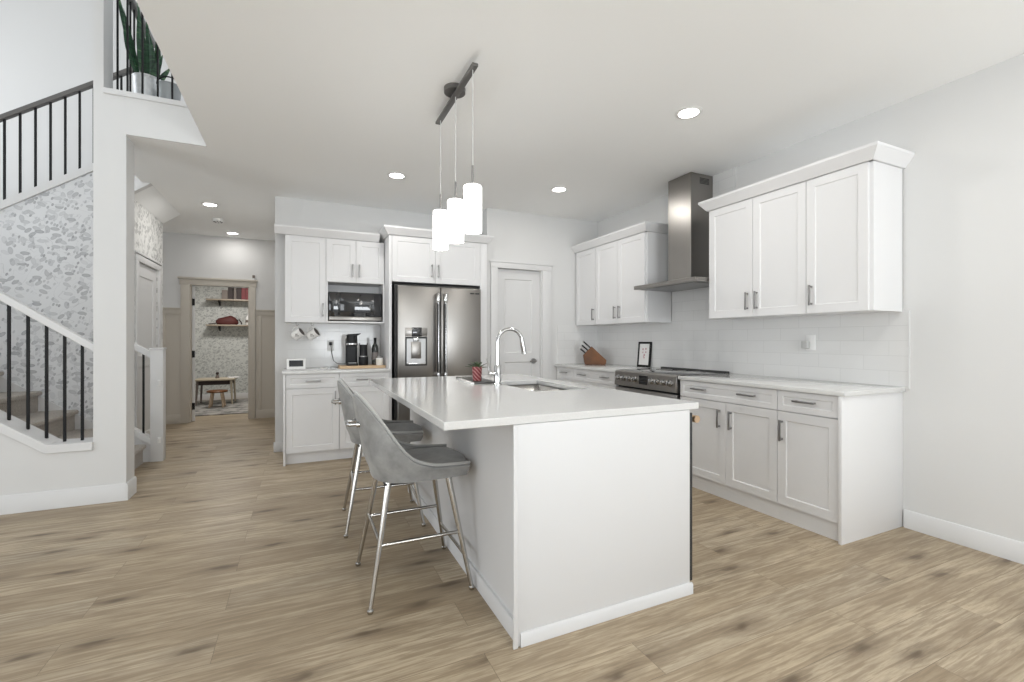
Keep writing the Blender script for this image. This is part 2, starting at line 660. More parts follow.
# pantry wall with door opening
PY = 5.04
b = nb()
box(b, 2.0, 2.13, PY, PY + 0.12, 0, HC)
box(b, 2.74, 3.58, PY, PY + 0.12, 0, HC)
box(b, 2.13, 2.74, PY, PY + 0.12, 2.085, HC)
box(b, 2.0, 2.12, PY + 0.12, 5.6, 0, HC)
struct('wall_pantry', b, 'wall', 'white wall around the pantry door beside the refrigerator', 'wall')
b = nb()
box(b, 2.045, 2.13, PY - 0.018, PY, 0, 2.085, 0.002)
box(b, 2.74, 2.865, PY - 0.018, PY, 0, 2.085, 0.002)
box(b, 2.04, 2.87, PY - 0.018, PY, 2.085, 2.15, 0.002)
box(b, 2.03, 2.882, PY - 0.026, PY, 2.15, 2.166, 0.002)
box(b, 2.13, 2.142, PY, PY + 0.1, 0, 2.085)
box(b, 2.728, 2.74, PY, PY + 0.1, 0, 2.085)
struct('trim_2', b, 'trim', 'white casing around the pantry door', 'door casing')


def panel_door(w, h, t, panels, rise=0.008, bev=0.003):
    """slab with raised stiles and rails around recessed panels; front at y=0, panels: (x0,x1,z0,z1)"""
    bm = nb()
    xs = sorted({0, w} | {p[0] for p in panels} | {p[1] for p in panels})
    zs = sorted({0, h} | {p[2] for p in panels} | {p[3] for p in panels})
    V = {}

    def vert(x, y, z):
        k = (round(x, 5), round(y, 5), round(z, 5))
        if k not in V:
            V[k] = bm.verts.new(k)
        return V[k]
    for i in range(len(xs) - 1):
        for j in range(len(zs) - 1):
            x0, x1, z0, z1 = xs[i], xs[i + 1], zs[j], zs[j + 1]
            hit = any(p[0] - 1e-6 <= x0 and x1 <= p[1] + 1e-6 and p[2] - 1e-6 <= z0 and z1 <= p[3] + 1e-6 for p in panels)
            if not hit:
                bm.faces.new((vert(x0, 0, z0), vert(x1, 0, z0), vert(x1, 0, z1), vert(x0, 0, z1)))
    for (x0, x1, z0, z1) in panels:
        d = rise * 0.8
        o = [(x0, z0), (x1, z0), (x1, z1), (x0, z1)]
        q = [(x0 + d, z0 + d), (x1 - d, z0 + d), (x1 - d, z1 - d), (x0 + d, z1 - d)]
        # subdivided outer edges may exist; keep the panel ring simple
        for k in range(4):
            l = (k + 1) % 4
            bm.faces.new((vert(o[k][0], 0, o[k][1]), vert(o[l][0], 0, o[l][1]), vert(q[l][0], rise, q[l][1]), vert(q[k][0], rise, q[k][1])))
        bm.faces.new([vert(x, rise, z) for x, z in q])
    # sides and back
    for a, c in (((0, 0), (w, 0)), ((w, 0), (w, h)), ((w, h), (0, h)), ((0, h), (0, 0))):
        bm.faces.new((vert(a[0], 0, a[1]), vert(c[0], 0, c[1]), vert(c[0], t, c[1]), vert(a[0], t, a[1])))
    bm.faces.new((vert(0, t, 0), vert(w, t, 0), vert(w, t, h), vert(0, t, h)))
    bmesh.ops.recalc_face_normals(bm, faces=bm.faces[:])
    return bm


d2 = tag(obj('door_2', panel_door(0.586, 2.075, 0.035, [(0.105, 0.48, 0.2, 0.945), (0.105, 0.48, 1.06, 1.96)], 0.01), 'trim', None, (2.142, PY + 0.045, 0.005)),
         'white two panel pantry door with dark lever handle', 'door', kind='structure')
b = nb()
cyl(b, (0.50, 0.0, 0.953), (0.50, -0.012, 0.953), 0.034)
cyl(b, (0.50, -0.012, 0.953), (0.50, -0.05, 0.953), 0.010)
tube(b, [(0.515, -0.05, 0.953), (0.48, -0.052, 0.953), (0.43, -0.05, 0.951)], [0.012, 0.011, 0.009], 10)
obj('door_handle', b, 'nickel', d2)

# back wall behind coffee counter and refrigerator, hall side return
b = nb()
box(b, -0.256, 2.0, 5.6, 5.72, 0, HC)
box(b, -0.256, -0.13, 5.72, 8.13, 0, HC)
struct('wall_back', b, 'wall', 'white wall behind the coffee counter and refrigerator', 'wall')
b = box(nb(), -0.27, -0.15, 5.586, 5.6, 0, 0.11, 0.003)
struct('baseboard_back', b, 'trim', 'short white baseboard at wall end beside coffee counter', 'baseboard')

# hall end wall with doorway, beige board and batten
HY = 8.13
b = nb()
box(b, -3.6, -1.489, HY, HY + 0.12, 0, HC)
box(b, -0.73, -0.13, HY, HY + 0.12, 0, HC)
box(b, -1.489, -0.73, HY, HY + 0.12, 2.035, HC)
struct('wall_hall', b, 'wall', 'cream hall end wall above beige wainscot', 'wall')
b = nb()
for x0, x1 in ((-3.6, -1.60), (-0.635, -0.258)):
    box(b, x0, x1, HY - 0.012, HY, 0, 1.60)
    box(b, x0, x1, HY - 0.026, HY, 1.60, 1.675, 0.002)
    box(b, x0, x1, HY - 0.045, HY, 1.675, 1.69, 0.002)
    box(b, x0, x1, HY - 0.026, HY, 0, 0.13, 0.002)
for x in (-2.32, -2.06, -1.80, -0.58, -0.36):
    box(b, x - 0.02, x + 0.02, HY - 0.024, HY, 0.13, 1.60, 0.002)
struct('trim_3', b, 'beige', 'beige board and batten wainscot beside the hall doorway', 'wainscot')
b = nb()
box(b, -1.60, -1.489, HY - 0.028, HY, 0, 2.035, 0.002)
box(b, -0.73, -0.64, HY - 0.028, HY, 0, 2.035, 0.002)
box(b, -1.612, -0.628, HY - 0.028, HY, 2.035, 2.12, 0.002)
box(b, -1.632, -0.608, HY - 0.045, HY, 2.12, 2.148, 0.003)
box(b, -1.489, -1.478, HY, HY + 0.12, 0, 2.035)
box(b, -0.741, -0.73, HY, HY + 0.12, 0, 2.035)
struct('trim_4', b, 'beige', 'beige casing with cap around the playroom doorway', 'door casing')

d1 = tag(obj('door_1', panel_door(0.74, 2.02, 0.035, [(0.11, 0.63, 0.2, 0.93), (0.11, 0.63, 1.05, 1.9)]), 'trim', None, (-1.441, HY + 0.09, 0.008)),
         'white door swung open into the playroom showing its hinged edge', 'door', kind='structure')
d1.rotation_euler = (0, 0, PI / 2 + 0.27)
for z in (0.22, 1.0, 1.78):
    b = nb()
    box(b, -0.004, 0.0, 0.004, 0.03, z - 0.05, z + 0.05)
    cyl(b, (-0.004, 0.034, z - 0.052), (-0.004, 0.034, z + 0.052), 0.006, seg=10)
    obj('hinge', b, 'black', d1)

# playroom shell
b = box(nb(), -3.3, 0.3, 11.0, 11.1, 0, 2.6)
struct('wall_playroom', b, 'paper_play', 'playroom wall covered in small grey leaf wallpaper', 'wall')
b = nb()
box(b, -3.4, -3.3, 8.25, 11.1, 0, 2.6)
box(b, 0.3, 0.4, 8.25, 11.1, 0, 2.6)
struct('wall_playroom_side', b, 'wall', 'plain white side walls of the playroom', 'wall')
b = box(nb(), -3.4, 0.4, 8.25, 11.1, 2.6, 2.7)
struct('ceiling_playroom', b, 'ceiling', 'white playroom ceiling', 'ceiling')
b = box(nb(), -3.3, 0.3, 10.982, 11.0, 0, 0.12, 0.003)
struct('baseboard_playroom', b, 'trim', 'white baseboard under the playroom wallpaper', 'baseboard')
tag(obj('rug', box(nb(), -2.6, -0.25, 8.75, 10.85, 0, 0.012, 0.004), 'rug'), 'mottled grey rug on the playroom floor', 'rug')

# left wall with its stair opening
WY0, WY1 = 4.40, 4.59
SL = 0.735                                        # pitch of the stairs
sill = [(-5.6, 0.40 + (5.6 - 1.67) * SL), (-1.67, 0.40), (-1.405, 0.40)]
b = nb()
prism(b, [(-5.6, 0), (-1.21, 0), (-1.21, ZL), (-1.345, ZL), (-1.345, HU), (-1.405, HU), (-1.405, 0.40), (-1.67, 0.40), (-5.6, sill[0][1])], 'y', WY0, WY1)
struct('wall_left', b, 'wall', 'white wall with stepped stair opening and pale column edge', 'wall')
b = nb()
t = 0.062
prism(b, [(-1.405, 0.402), (-1.405, 0.402 + t), (-1.655, 0.402 + t), (-5.5, 0.402 + t + (5.5 - 1.655) * SL), (-5.5, 0.402 + (5.5 - 1.67) * SL), (-1.67, 0.402)], 'y', WY0 - 0.022, WY1 + 0.01)
struct('trim_5', b, 'trim', 'white sloping cap on the low wall of the stair opening', 'trim', bevel=0.004)
b = nb()
prism(b, [(0, 0), (0.014, 0), (0.014, 0.12), (0.007, 0.13), (0, 0.13)], 'x', -5.6, -1.21)
for v in b.verts:
    v.co.y = WY0 - v.co.y
prism(b, [(-1.196, 0), (-1.21, 0), (-1.21, 0.13), (-1.203, 0.13), (-1.196, 0.12)], 'y', WY0 - 0.014, WY1 + 0.0)
bmesh.ops.recalc_face_normals(b, faces=b.faces[:])
struct('baseboard_left', b, 'trim', 'white baseboard wrapping the foot of the stair wall', 'baseboard')

# knee wall beside the upper flight, papered on this side
SY = 5.65
k0, k1 = 2.38, 0.695                              # underside of its cap: z = k0 + k1*(x+2.451)


def capz(x):
    return k0 + k1 * (x + 2.451)


b = nb()
prism(b, [(-4.0, 0), (-1.56, 0), (-1.56, capz(-1.56)), (-4.0, capz(-4.0))], 'y', SY, SY + 0.07)
struct('wall_stair', b, 'paper_stair', 'stair wall papered with large grey leaves', 'wall')
b = nb()
prism(b, [(-4.0, capz(-4)), (-1.31, capz(-1.31)), (-1.31, capz(-1.31) + 0.072), (-4.0, capz(-4) + 0.072)], 'y', SY - 0.025, SY + 0.095)
struct('trim_6', b, 'trim', 'white sloping cap above the leaf papered stair wall', 'trim')
# closet wall under the upper flight, with door
b = nb()
box(b, -1.60, -1.54, SY + 0.075, 5.93, 0, HC - 0.002)
box(b, -1.60, -1.54, 6.67, 6.89, 0, HC - 0.002)
box(b, -1.60, -1.54, 5.93, 6.67, 2.04, HC - 0.002)
box(b, -1.5598, -1.54, SY, SY + 0.074, 0, HC - 0.18 * 0.75 - 0.02)
struct('wall_closet', b, 'paper_hall', 'narrow papered wall around the closet door in the hall', 'wall')
b = nb()
for y0, y1 in ((5.845, 5.93), (6.67, 6.765)):
    box(b, -1.54, -1.522, y0, y1, 0, 2.04, 0.002)
box(b, -1.54, -1.522, 5.84, 6.77, 2.04, 2.105, 0.002)
box(b, -1.54, -1.512, 5.83, 6.78, 2.112, 2.135, 0.002)
struct('trim_7', b, 'trim', 'white casing around the closet door beneath the stairs', 'door casing')
d3 = tag(obj('door_3', panel_door(0.73, 2.03, 0.03, [(0.11, 0.62, 0.2, 0.93), (0.11, 0.62, 1.05, 1.9)], 0.01), 'trim', None, (-1.552, 5.935, 0.005)),
         'white closet door beneath the stairs beside the newel post', 'door', kind='structure')
d3.rotation_euler = (0, 0, PI / 2)
b = nb()
box(b, 0.012, 0.035, -0.004, 0.0, 1.76, 1.86)
box(b, 0.035, 0.085, -0.004, 0.0, 1.84, 1.86)
obj('hinge', b, 'nickel', d3)

# upper flight of stairs (seen from below and through the opening)
up = thing('upper_staircase', 'white underside of the upper stair flight above the closet door', 'staircase', (0, 0, 0))
b = nb()
s0 = (-1.36, HC)
b2 = 0.75
prism(b, [(-1.36, HC - 0.0012), (-1.5385, HC - 0.1785 * b2), (-1.5385, HC - 0.001), (-1.36, HC - 0.001)], 'y', SY + 0.075, 6.895)
obj('soffit', b, 'ceiling', up)
b = nb()
prism(b, [(-1.36, HC - 0.002), (-1.539, HC - 0.179 * b2), (-1.539, capz(-1.539) - 0.002), (-1.435, capz(-1.435) - 0.002), (-1.435, HC - 0.002)], 'y', SY + 0.0, SY + 0.073)
obj('skirt_board', b, 'trim', up)
# upper storey walls
b = box(nb(), -4.1, 0.6, 6.9, 7.0, ZL, HU)
struct('wall_upper', b, 'wall', 'plain upstairs wall behind the loft railing', 'wall')
b = box(nb(), -4.1, -1.60, 6.9, 7.0, 0, ZL)
struct('wall_stairwell', b, 'wall', 'hidden stairwell end wall', 'wall')
b = nb()
box(b, -4.1, -4.0, 4.59, 6.9, 0, 2.2)
box(b, -4.1, -4.0, 4.59, 6.9, 5.0, HU)
box(b, -4.1, -4.0, 4.59, 4.8, 2.2, 5.0)
box(b, -4.1, -4.0, 6.5, 6.9, 2.2, 5.0)
struct('wall_stair_window', b, 'wall', 'stairwell wall with a tall window', 'wall')
b = nb()
box(b, -0.69, -0.60, -3.5, 4.4, ZL, HU)
struct('wall_loft', b, 'wall', 'upper wall over the kitchen edge of the loft', 'wall')

# living room behind the viewpoint, with its windows
b = nb()
box(b, -5.6, -4.7, -3.5, -3.38, 0, HU)
box(b, -1.5, 0.35, -3.5, -3.38, 0, HU)
box(b, 3.15, 3.75, -3.5, -3.38, 0, HU)
box(b, -4.7, -1.5, -3.5, -3.38, 0, 0.35)
box(b, -4.7, -1.5, -3.5, -3.38, 2.4, 3.25)
box(b, -4.7, -1.5, -3.5, -3.38, 5.0, HU)
box(b, 0.35, 3.15, -3.5, -3.38, 2.3, HU)
struct('wall_front', b, 'wall', 'living room wall with large windows opposite the kitchen', 'wall')
b = nb()
box(b, -5.6, -5.45, -3.38, -0.7, 0, HU)
box(b, -5.6, -5.45, 3.1, 4.4, 0, HU)
box(b, -5.6, -5.45, -0.7, 3.1, 0, 0.4)
box(b, -5.6, -5.45, -0.7, 3.1, 2.4, HU)
struct('wall_west', b, 'wall', 'living room side wall with a wide window', 'wall')
for n, (x0, x1, z0, z1, k) in enumerate(((0.35, 3.15, 0.0, 2.3, 2), (-4.7, -1.5, 0.35, 2.4, 3), (-4.7, -1.5, 3.25, 5.0, 3))):
    b = nb()
    for z in (z0, z1 - 0.05):
        box(b, x0, x1, -3.46, -3.40, z, z + 0.05)
    for i in range(k + 1):
        x = x0 + (x1 - x0 - 0.05) * i / k
        box(b, x, x + 0.05, -3.46, -3.40, z0, z1)
    struct('window_%d' % (n + 1), b, 'trim', ('wide patio door frame', 'three pane living room window frame', 'high three pane window frame')[n] + ' opposite the kitchen', 'window')

# backsplash tiles
bs = thing('backsplash', 'glossy white subway tile backsplash behind range and counters', 'backsplash', (3.58, 3.0, 0.9), kind='structure')
b = nb()
box(b, -0.008, 0, -1.386, 2.04, 0.0, 0.515)
box(b, -0.008, 0, -0.09, 0.69, 0.515, HC - 0.9)
obj('tile_panel', b, 'tile_side', bs)
b = box(nb(), -0.62, -0.008, PY - 3.008, PY - 3.0, 0.0, 0.512)
obj('tile_panel', b, 'tile_back', bs)
b = box(nb(), -0.011, 0, -1.394, -1.386, 0.0, 0.515)
obj('tile_edge', b, 'trim', bs)
b = box(nb(), -0.13, 0.853, 5.592, 5.6, 0.915, 1.42)
bs2 = tag(obj('backsplash', b, 'tile_back', kind='structure'), 'white subway tile backsplash behind the coffee machine', 'backsplash')

# ------------------------------------------------------------------ cabinets
RAIL = 0.058


def shaker(w, h, rail=RAIL):
    return panel_door(w, h, 0.02, [(rail, w - rail, rail, h - rail)], 0.006)


def pull(parent, x, z, vertical, L=0.14):
    b = nb()
    s = 0.0062
    if vertical:
        box(b, x - s, x + s, -0.034, -0.024, z - L / 2, z + L / 2, 0.0015)
        for q in (-1, 1):
            box(b, x - 0.005, x + 0.005, -0.025, 0, z + q * (L / 2 - 0.012) - 0.006, z + q * (L / 2 - 0.012) + 0.006)
    else:
        box(b, x - L / 2, x + L / 2, -0.034, -0.024, z - s, z + s, 0.0015)
        for q in (-1, 1):
            box(b, x + q * (L / 2 - 0.012) - 0.006, x + q * (L / 2 - 0.012) + 0.006, -0.025, 0, z - 0.005, z + 0.005)
    return obj('handle', b, 'nickel', parent)


def cabinet(name, label, cat, loc, rz, w, h, d, fronts, toe=0.0, toe_in=0.02, group=None, body_z=0.0, niche=None):
    """local x along the width, y from the door front (0) to the back (d), z up.
    fronts: (kind, x0, x1, z0, z1, [pulls (x, z, vertical)])"""
    t = thing(name, label, cat, loc, rz, group)
    b = nb()
    if niche:
        nz0, nz1 = niche
        box(b, 0, w, 0.0205, d, nz1, h)
        box(b, 0, 0.018, 0.0, d, nz0, nz1)
        box(b, w - 0.018, w, 0.0, d, nz0, nz1)
        box(b, 0.018, w - 0.018, 0.0, d, nz0, nz0 + 0.018)
        box(b, 0.018, w - 0.018, d - 0.012, d, nz0 + 0.018, nz1)
    else:
        box(b, 0, w, 0.0205, d, toe, h)
    obj('body', b, 'cab', t, bevel=0.0015)
    if toe:
        obj('toe_kick', box(nb(), 0, w, toe_in, toe_in + 0.016, 0, toe), 'cab', t)
    g = 0.0017
    for kind, x0, x1, z0, z1, pulls in fronts:
        f = obj(kind, shaker(x1 - x0 - 2 * g, z1 - z0 - 2 * g, RAIL if kind == 'door' else 0.036), 'cab', t, (x0 + g, 0, z0 + g))
        for (px, pz, vert) in pulls:
            pull(f, px - x0 - g, pz - z0 - g, vert)
    return t


def crown(name, label, loc, rz, w, d, left=True, right=True):
    """simple sloped cornice board on top of a cabinet run, mitred at its returns"""
    prof = [(0.0, 0.0), (0.014, 0.0), (0.062, 0.066), (0.062, 0.084), (0.0, 0.084)]
    b = nb()
    rings = []
    for o, z in prof:
        xl = -o if left else 0
        xr = w + (o if right else 0)
        ring = []
        if left:
            ring.append((xl, d, z))
        ring += [(xl, -o, z), (xr, -o, z)]
        if right:
            ring.append((xr, d, z))
        rings.append([b.verts.new(p) for p in ring])
    n = len(rings[0])
    for i in range(len(rings)):
        A, B = rings[i], rings[(i + 1) % len(rings)]
        for k in range(n - 1):
            b.faces.new((A[k], A[k + 1], B[k + 1], B[k]))
    b.faces.new([r[0] for r in rings])
    b.faces.new([r[-1] for r in rings][::-1])
    # lid
    b.faces.new([b.verts.new((x, y, 0.07)) for x, y in ((0, 0), (w, 0), (w, d), (0, d))])
    bmesh.ops.recalc_face_normals(b, faces=b.faces[:])
    o = obj(name, b, 'cab', None, loc)
    o.rotation_euler = (0, 0, rz)
    return tag(o, label, 'crown moulding', 'crown mouldings on the wall cabinets')


R90 = -PI / 2
# --- right wall base cabinets (local x runs towards the viewer)
FX = 2.935
DB = 3.58 - FX - 0.001
GB = 'base cabinets along the range wall'
TK = 0.113
cabinet('base_cabinet', 'white base cabinet with wide drawer over two doors beside range', 'base cabinet', (FX, 2.938, 0), R90, 0.875, 0.884, DB, [
    ('drawer', 0, 0.875, 0.745, 0.882, [(0.21, 0.822, False), (0.648, 0.822, False)]),
    ('door', 0, 0.462, TK, 0.742, [(0.405, 0.615, True)]),
    ('door', 0.462, 0.875, TK, 0.742, [(0.510, 0.615, True)])], TK)
e = cabinet('base_cabinet', 'white single door base cabinet with end panel nearest the bare wall', 'base cabinet', (FX, 2.062, 0), R90, 0.396, 0.884, DB, [
    ('drawer', 0, 0.392, 0.745, 0.882, [(0.190, 0.822, False)]),
    ('door', 0, 0.392, TK, 0.742, [(0.035, 0.615, True)])], TK)
obj('end_panel', box(nb(), 0.397, 0.417, -0.018, DB, 0, 0.884, 0.001), 'cab', e)
# beyond the range
cabinet('base_cabinet', 'white base cabinet with wide drawer between range and pantry corner', 'base cabinet', (FX, 4.63, 0), R90, 0.825, 0.884, DB, [
    ('drawer', 0, 0.825, 0.745, 0.882, [(0.206, 0.822, False), (0.64, 0.822, False)]),
    ('door', 0, 0.41, TK, 0.742, [(0.375, 0.615, True)]),
    ('door', 0.41, 0.825, TK, 0.742, [(0.445, 0.615, True)])], TK)
cabinet('base_cabinet', 'white narrow drawer cabinet in the corner below the knife block', 'base cabinet', (FX, 5.032, 0), R90, 0.40, 0.884, DB, [
    ('drawer', 0.02, 0.40, 0.745, 0.882, [(0.21, 0.822, False)]),
    ('door', 0.02, 0.40, TK, 0.742, [(0.35, 0.615, True)])], TK)


def slab(name, x0, x1, y0, y1, z0, z1, label):
    return tag(obj(name, box(nb(), x0, x1, y0, y1, z0, z1, 0.003), 'quartz'), label, 'countertop')


slab('countertop', FX - 0.02, 3.571, 1.627, 2.945, 0.8845, 0.915, 'white quartz countertop between range and bare wall')
slab('countertop', FX - 0.02, 3.571, 3.797, 5.031, 0.8845, 0.915, 'white quartz countertop under the knife block and picture frame')

# --- right wall upper cabinets
UX = 3.225
DU = 3.571 - UX
UZ, UH = 1.405, 0.935
cabinet('wall_cabinet', 'white double door wall cabinet right beside the steel range hood, nearer pair', 'wall cabinet', (UX, 2.895, UZ), R90, 0.842, UH, DU, [
    ('door', 0, 0.424, 0, UH, [(0.380, 0.125, True)]),
    ('door', 0.424, 0.842, 0, UH, [(0.462, 0.125, True)])])
cabinet('wall_cabinet', 'white single door wall cabinet at the bare wall end of the run', 'wall cabinet', (UX, 2.052, UZ), R90, 0.408, UH, DU, [
    ('door', 0, 0.388, 0, UH, [(0.038, 0.125, True)])])
crown('crown_moulding', 'white crown moulding atop the wall cabinets nearest the bare wall', (UX, 2.895, UZ + UH + 0.0005), R90, 1.251, DU + 0.008)
cabinet('wall_cabinet', 'white double door wall cabinet above picture frame, far side of hood', 'wall cabinet', (UX, 4.583, UZ), R90, 0.886, UH, DU, [
    ('door', 0, 0.424, 0, UH, [(0.382, 0.125, True)]),
    ('door', 0.424, 0.870, 0, UH, [(0.462, 0.125, True)])])
cabinet('wall_cabinet', 'white single door wall cabinet in corner above the knife block', 'wall cabinet', (UX, 5.031, UZ), R90, 0.446, UH, DU, [
    ('door', 0.02, 0.446, 0, UH, [(0.41, 0.125, True)])])
crown('crown_moulding', 'white crown moulding atop the wall cabinets above the knife block', (UX, 5.03, UZ + UH + 0.0005), R90, 1.333, DU + 0.008, left=False)

# --- coffee counter on the back wall
BY = 4.945
DBK = 5.6 - BY - 0.001
t = cabinet('base_cabinet', 'white base cabinet with drawer and door under the clock display', 'base cabinet', (-0.135, BY, 0), 0, 0.488, 0.884, DBK, [
    ('drawer', 0, 0.488, 0.745, 0.882, [(0.245, 0.815, False)]),
    ('door', 0, 0.488, TK, 0.742, [(0.45, 0.64, True)])], TK, 0.05)
obj('end_panel', box(nb(), -0.02, -0.001, -0.018, DBK, 0, 0.884, 0.001), 'cab', t)
cabinet('base_cabinet', 'white base cabinet under the coffee machine beside the refrigerator', 'base cabinet', (0.354, BY, 0), 0, 0.498, 0.884, DBK, [
    ('drawer', 0, 0.498, 0.745, 0.882, [(0.232, 0.815, False)]),
    ('door', 0, 0.498, TK, 0.742, [(0.04, 0.64, True)])], TK, 0.05)
slab('countertop', -0.165, 0.853, BY - 0.022, 5.592, 0.8845, 0.915, 'white quartz countertop under the coffee machine')
LY = 5.262
DL = 5.6 - LY - 0.001
cabinet('wall_cabinet', 'tall white single door wall cabinet above the hanging mugs', 'wall cabinet', (-0.150, LY, 1.405), 0, 0.392, 0.905, DL, [
    ('door', 0.0, 0.392, 0, 0.905, [(0.362, 0.135, True)])])
cabinet('wall_cabinet', 'white wall cabinet with two short doors above the microwave niche', 'wall cabinet', (0.243, LY, 1.405), 0, 0.610, 0.905, DL, [
    ('door', 0.0, 0.305, 0.44, 0.905, [(0.270, 0.57, True)]),
    ('door', 0.305, 0.605, 0.44, 0.905, [(0.340, 0.57, True)])], niche=(0.0, 0.44))
crown('crown_moulding', 'white crown moulding above the microwave cabinet', (-0.245, LY, 2.3105), 0, 1.036, DL, left=False, right=False)

# --- refrigerator surround
FYC = 4.985
DF = 5.6 - FYC - 0.001
fc = cabinet('wall_cabinet', 'white double door cabinet above the refrigerator with tall side panel', 'wall cabinet', (0.885, FYC, 1.85), 0, 1.095, 0.498, DF, [
    ('door', 0.0, 0.475, 0, 0.498, [(0.435, 0.135, True)]),
    ('door', 0.475, 1.007, 0, 0.498, [(0.507, 0.135, True)])])
obj('side_panel', box(nb(), -0.030, -0.002, 0.0, DF, -1.85, 0.498, 0.001), 'cab', fc)
obj('filler_strip', box(nb(), 1.009, 1.095, 0.002, 0.02, -1.85, 0.498, 0.001), 'cab', fc)
crown('crown_moulding', 'white crown moulding above the refrigerator cabinet', (0.855, FYC, 2.3485), 0, 1.125, DF)

# ------------------------------------------------------------------ refrigerator
FR = thing('refrigerator', 'stainless steel french door refrigerator with water dispenser', 'refrigerator', (0.935, 4.93, 0))
obj('body', box(nb(), -0.02, 0.955, 0.075, 0.64, 0.02, 1.83, 0.003), 'dark', FR)


def fridge_door(x0, x1, z0, z1):
    return box(nb(), x0, x1, 0, 0.07, z0, z1, 0.008, 3)


dl = obj('door', fridge_door(0.0, 0.470, 0.72, 1.805), 'steelv', FR)
dl['label'] = 'steel door with water dispenser'
dr = obj('door', fridge_door(0.476, 0.946, 0.72, 1.805), 'steelv', FR)
dw = obj('freezer_drawer', fridge_door(0.0, 0.946, 0.08, 0.714), 'steelv', FR)


def fridge_handle(x, parent):
    b = nb()
    cyl(b, (x, -0.055, 0.80), (x, -0.055, 1.715), 0.013, seg=16)
    obj('handle', b, 'chrome', parent)
    for z0, z1 in ((0.80, 0.86), (1.63, 1.73)):
        obj('handle_bracket', box(nb(), x - 0.017, x + 0.017, -0.072, -0.0, z0, z1, 0.004), 'chrome', parent)
    obj('handle_grip', box(nb(), x - 0.015, x - 0.002, -0.071, -0.042, 0.87, 1.62, 0.003), 'dark', parent)


fridge_handle(0.430, dl)
fridge_handle(0.512, dr)
b = nb()
cyl(b, (0.1, -0.055, 0.66), (0.85, -0.055, 0.66), 0.013, seg=14)
for x in (0.12, 0.83):
    box(b, x - 0.015, x + 0.015, -0.06, 0, 0.645, 0.675, 0.003)
obj('handle', b, 'chrome', dw)
disp = obj('dispenser_frame', box(nb(), 0.078, 0.318, -0.006, 0.0, 1.262, 1.352, 0.003), 'steel', dl)
obj('control_screen', box(nb(), 0.150, 0.258, -0.0085, -0.0055, 1.258, 1.356, 0.002), 'glass', dl)
b = nb()
for x0, x1, z0, z1 in ((0.080, 0.094, 0.955, 1.256), (0.302, 0.316, 0.955, 1.256), (0.080, 0.316, 0.942, 0.956), (0.094, 0.302, 1.236, 1.256)):
    box(b, x0, x1, -0.010, 0.0, z0, z1, 0.001)
obj('dispenser_surround', b, 'dark', dl)
obj('dispenser_recess', box(nb(), 0.094, 0.302, -0.002, 0.0, 0.956, 1.236), 'nickel', dl)
obj('dispenser_paddle', box(nb(), 0.142, 0.250, -0.014, -0.004, 1.02, 1.20, 0.004), 'steel', dl)
obj('drip_tray', box(nb(), 0.098, 0.298, -0.018, 0.0, 0.956, 0.972, 0.002), 'chrome', dl)
obj('water_spout', box(nb(), 0.165, 0.225, -0.022, -0.002, 1.205, 1.245, 0.003), 'chrome', dl)
# small dark badge, upper outer corner
b = nb()
for i in range(9):
    if i == 4:
        continue
    box(b, 0.815 + i * 0.0125, 0.825 + i * 0.0125, -0.0035, 0.0, 1.742, 1.757)
obj('badge', b, 'dark', dr)

# ------------------------------------------------------------------ range and hood
RG = thing('range', 'stainless steel slide in range with black glass cooktop', 'range', (FX - 0.015, 3.792, 0), R90)
RW = 0.842
obj('body', box(nb(), 0.003, RW - 0.003, 0.03, 0.62, 0.02, 0.895), 'dark', RG)
obj('cooktop', box(nb(), 0.0, RW, 0.035, 0.585, 0.8955, 0.921, 0.003), 'glass', RG)
obj('backguard', box(nb(), 0.0, RW, 0.588, 0.625, 0.89, 0.934, 0.004), 'dark', RG)
b = nb()
prism(b, [(0.002, 0.765), (-0.022, 0.768), (-0.012, 0.905), (0.0, 0.917), (0.034, 0.920), (0.034, 0.765)], 'x', 0.002, RW - 0.002)
cp = obj('control_panel', b, 'steel', RG, bevel=0.002)
for x in (0.075, 0.155, 0.235, 0.315, 0.545, 0.620, 0.695, 0.770):
    b = nb()
    cyl(b, (x, -0.016, 0.845), (x, -0.030, 0.844), 0.030, 0.028, 20)
    cyl(b, (x, -0.030, 0.844), (x, -0.052, 0.842), 0.023, 0.020, 20)
    box(b, x - 0.0045, x + 0.0045, -0.060, -0.050, 0.824, 0.862, 0.001)
    obj('knob', b, 'chrome', cp)
obj('display', box(nb(), 0.375, 0.485, -0.0235, -0.012, 0.805, 0.885), 'glass', cp)
od = obj('oven_door', box(nb(), 0.004, RW - 0.004, -0.012, 0.03, 0.22, 0.748, 0.004), 'steel', RG)
obj('oven_window', box(nb(), 0.10, RW - 0.10, -0.0135, -0.011, 0.32, 0.64), 'glass', od)
b = nb()
cyl(b, (0.02, -0.062, 0.705), (RW - 0.02, -0.062, 0.705), 0.013, seg=16)
for x in (0.045, RW - 0.045):
    box(b, x - 0.013, x + 0.013, -0.07, -0.01, 0.69, 0.72, 0.003)
obj('handle', b, 'chrome', od)
obj('warming_drawer', box(nb(), 0.004, RW - 0.004, -0.01, 0.03, 0.05, 0.212, 0.004), 'steel', RG)
for (x, y, r) in ((0.22, 0.19, 0.10), (0.62, 0.19, 0.08), (0.22, 0.43, 0.08), (0.62, 0.43, 0.105), (0.42, 0.44, 0.06)):
    b = nb()
    tube(b, [(x + r * math.cos(a * PI / 16), y + r * math.sin(a * PI / 16), 0.9212) for a in range(32)], 0.0012, 6, True)
    obj('burner_ring', b, 'nickel', RG)

HD = thing('range_hood', 'stainless steel chimney range hood on the tiled wall', 'range hood', (3.571, 3.305, 1.73))
b = nb()
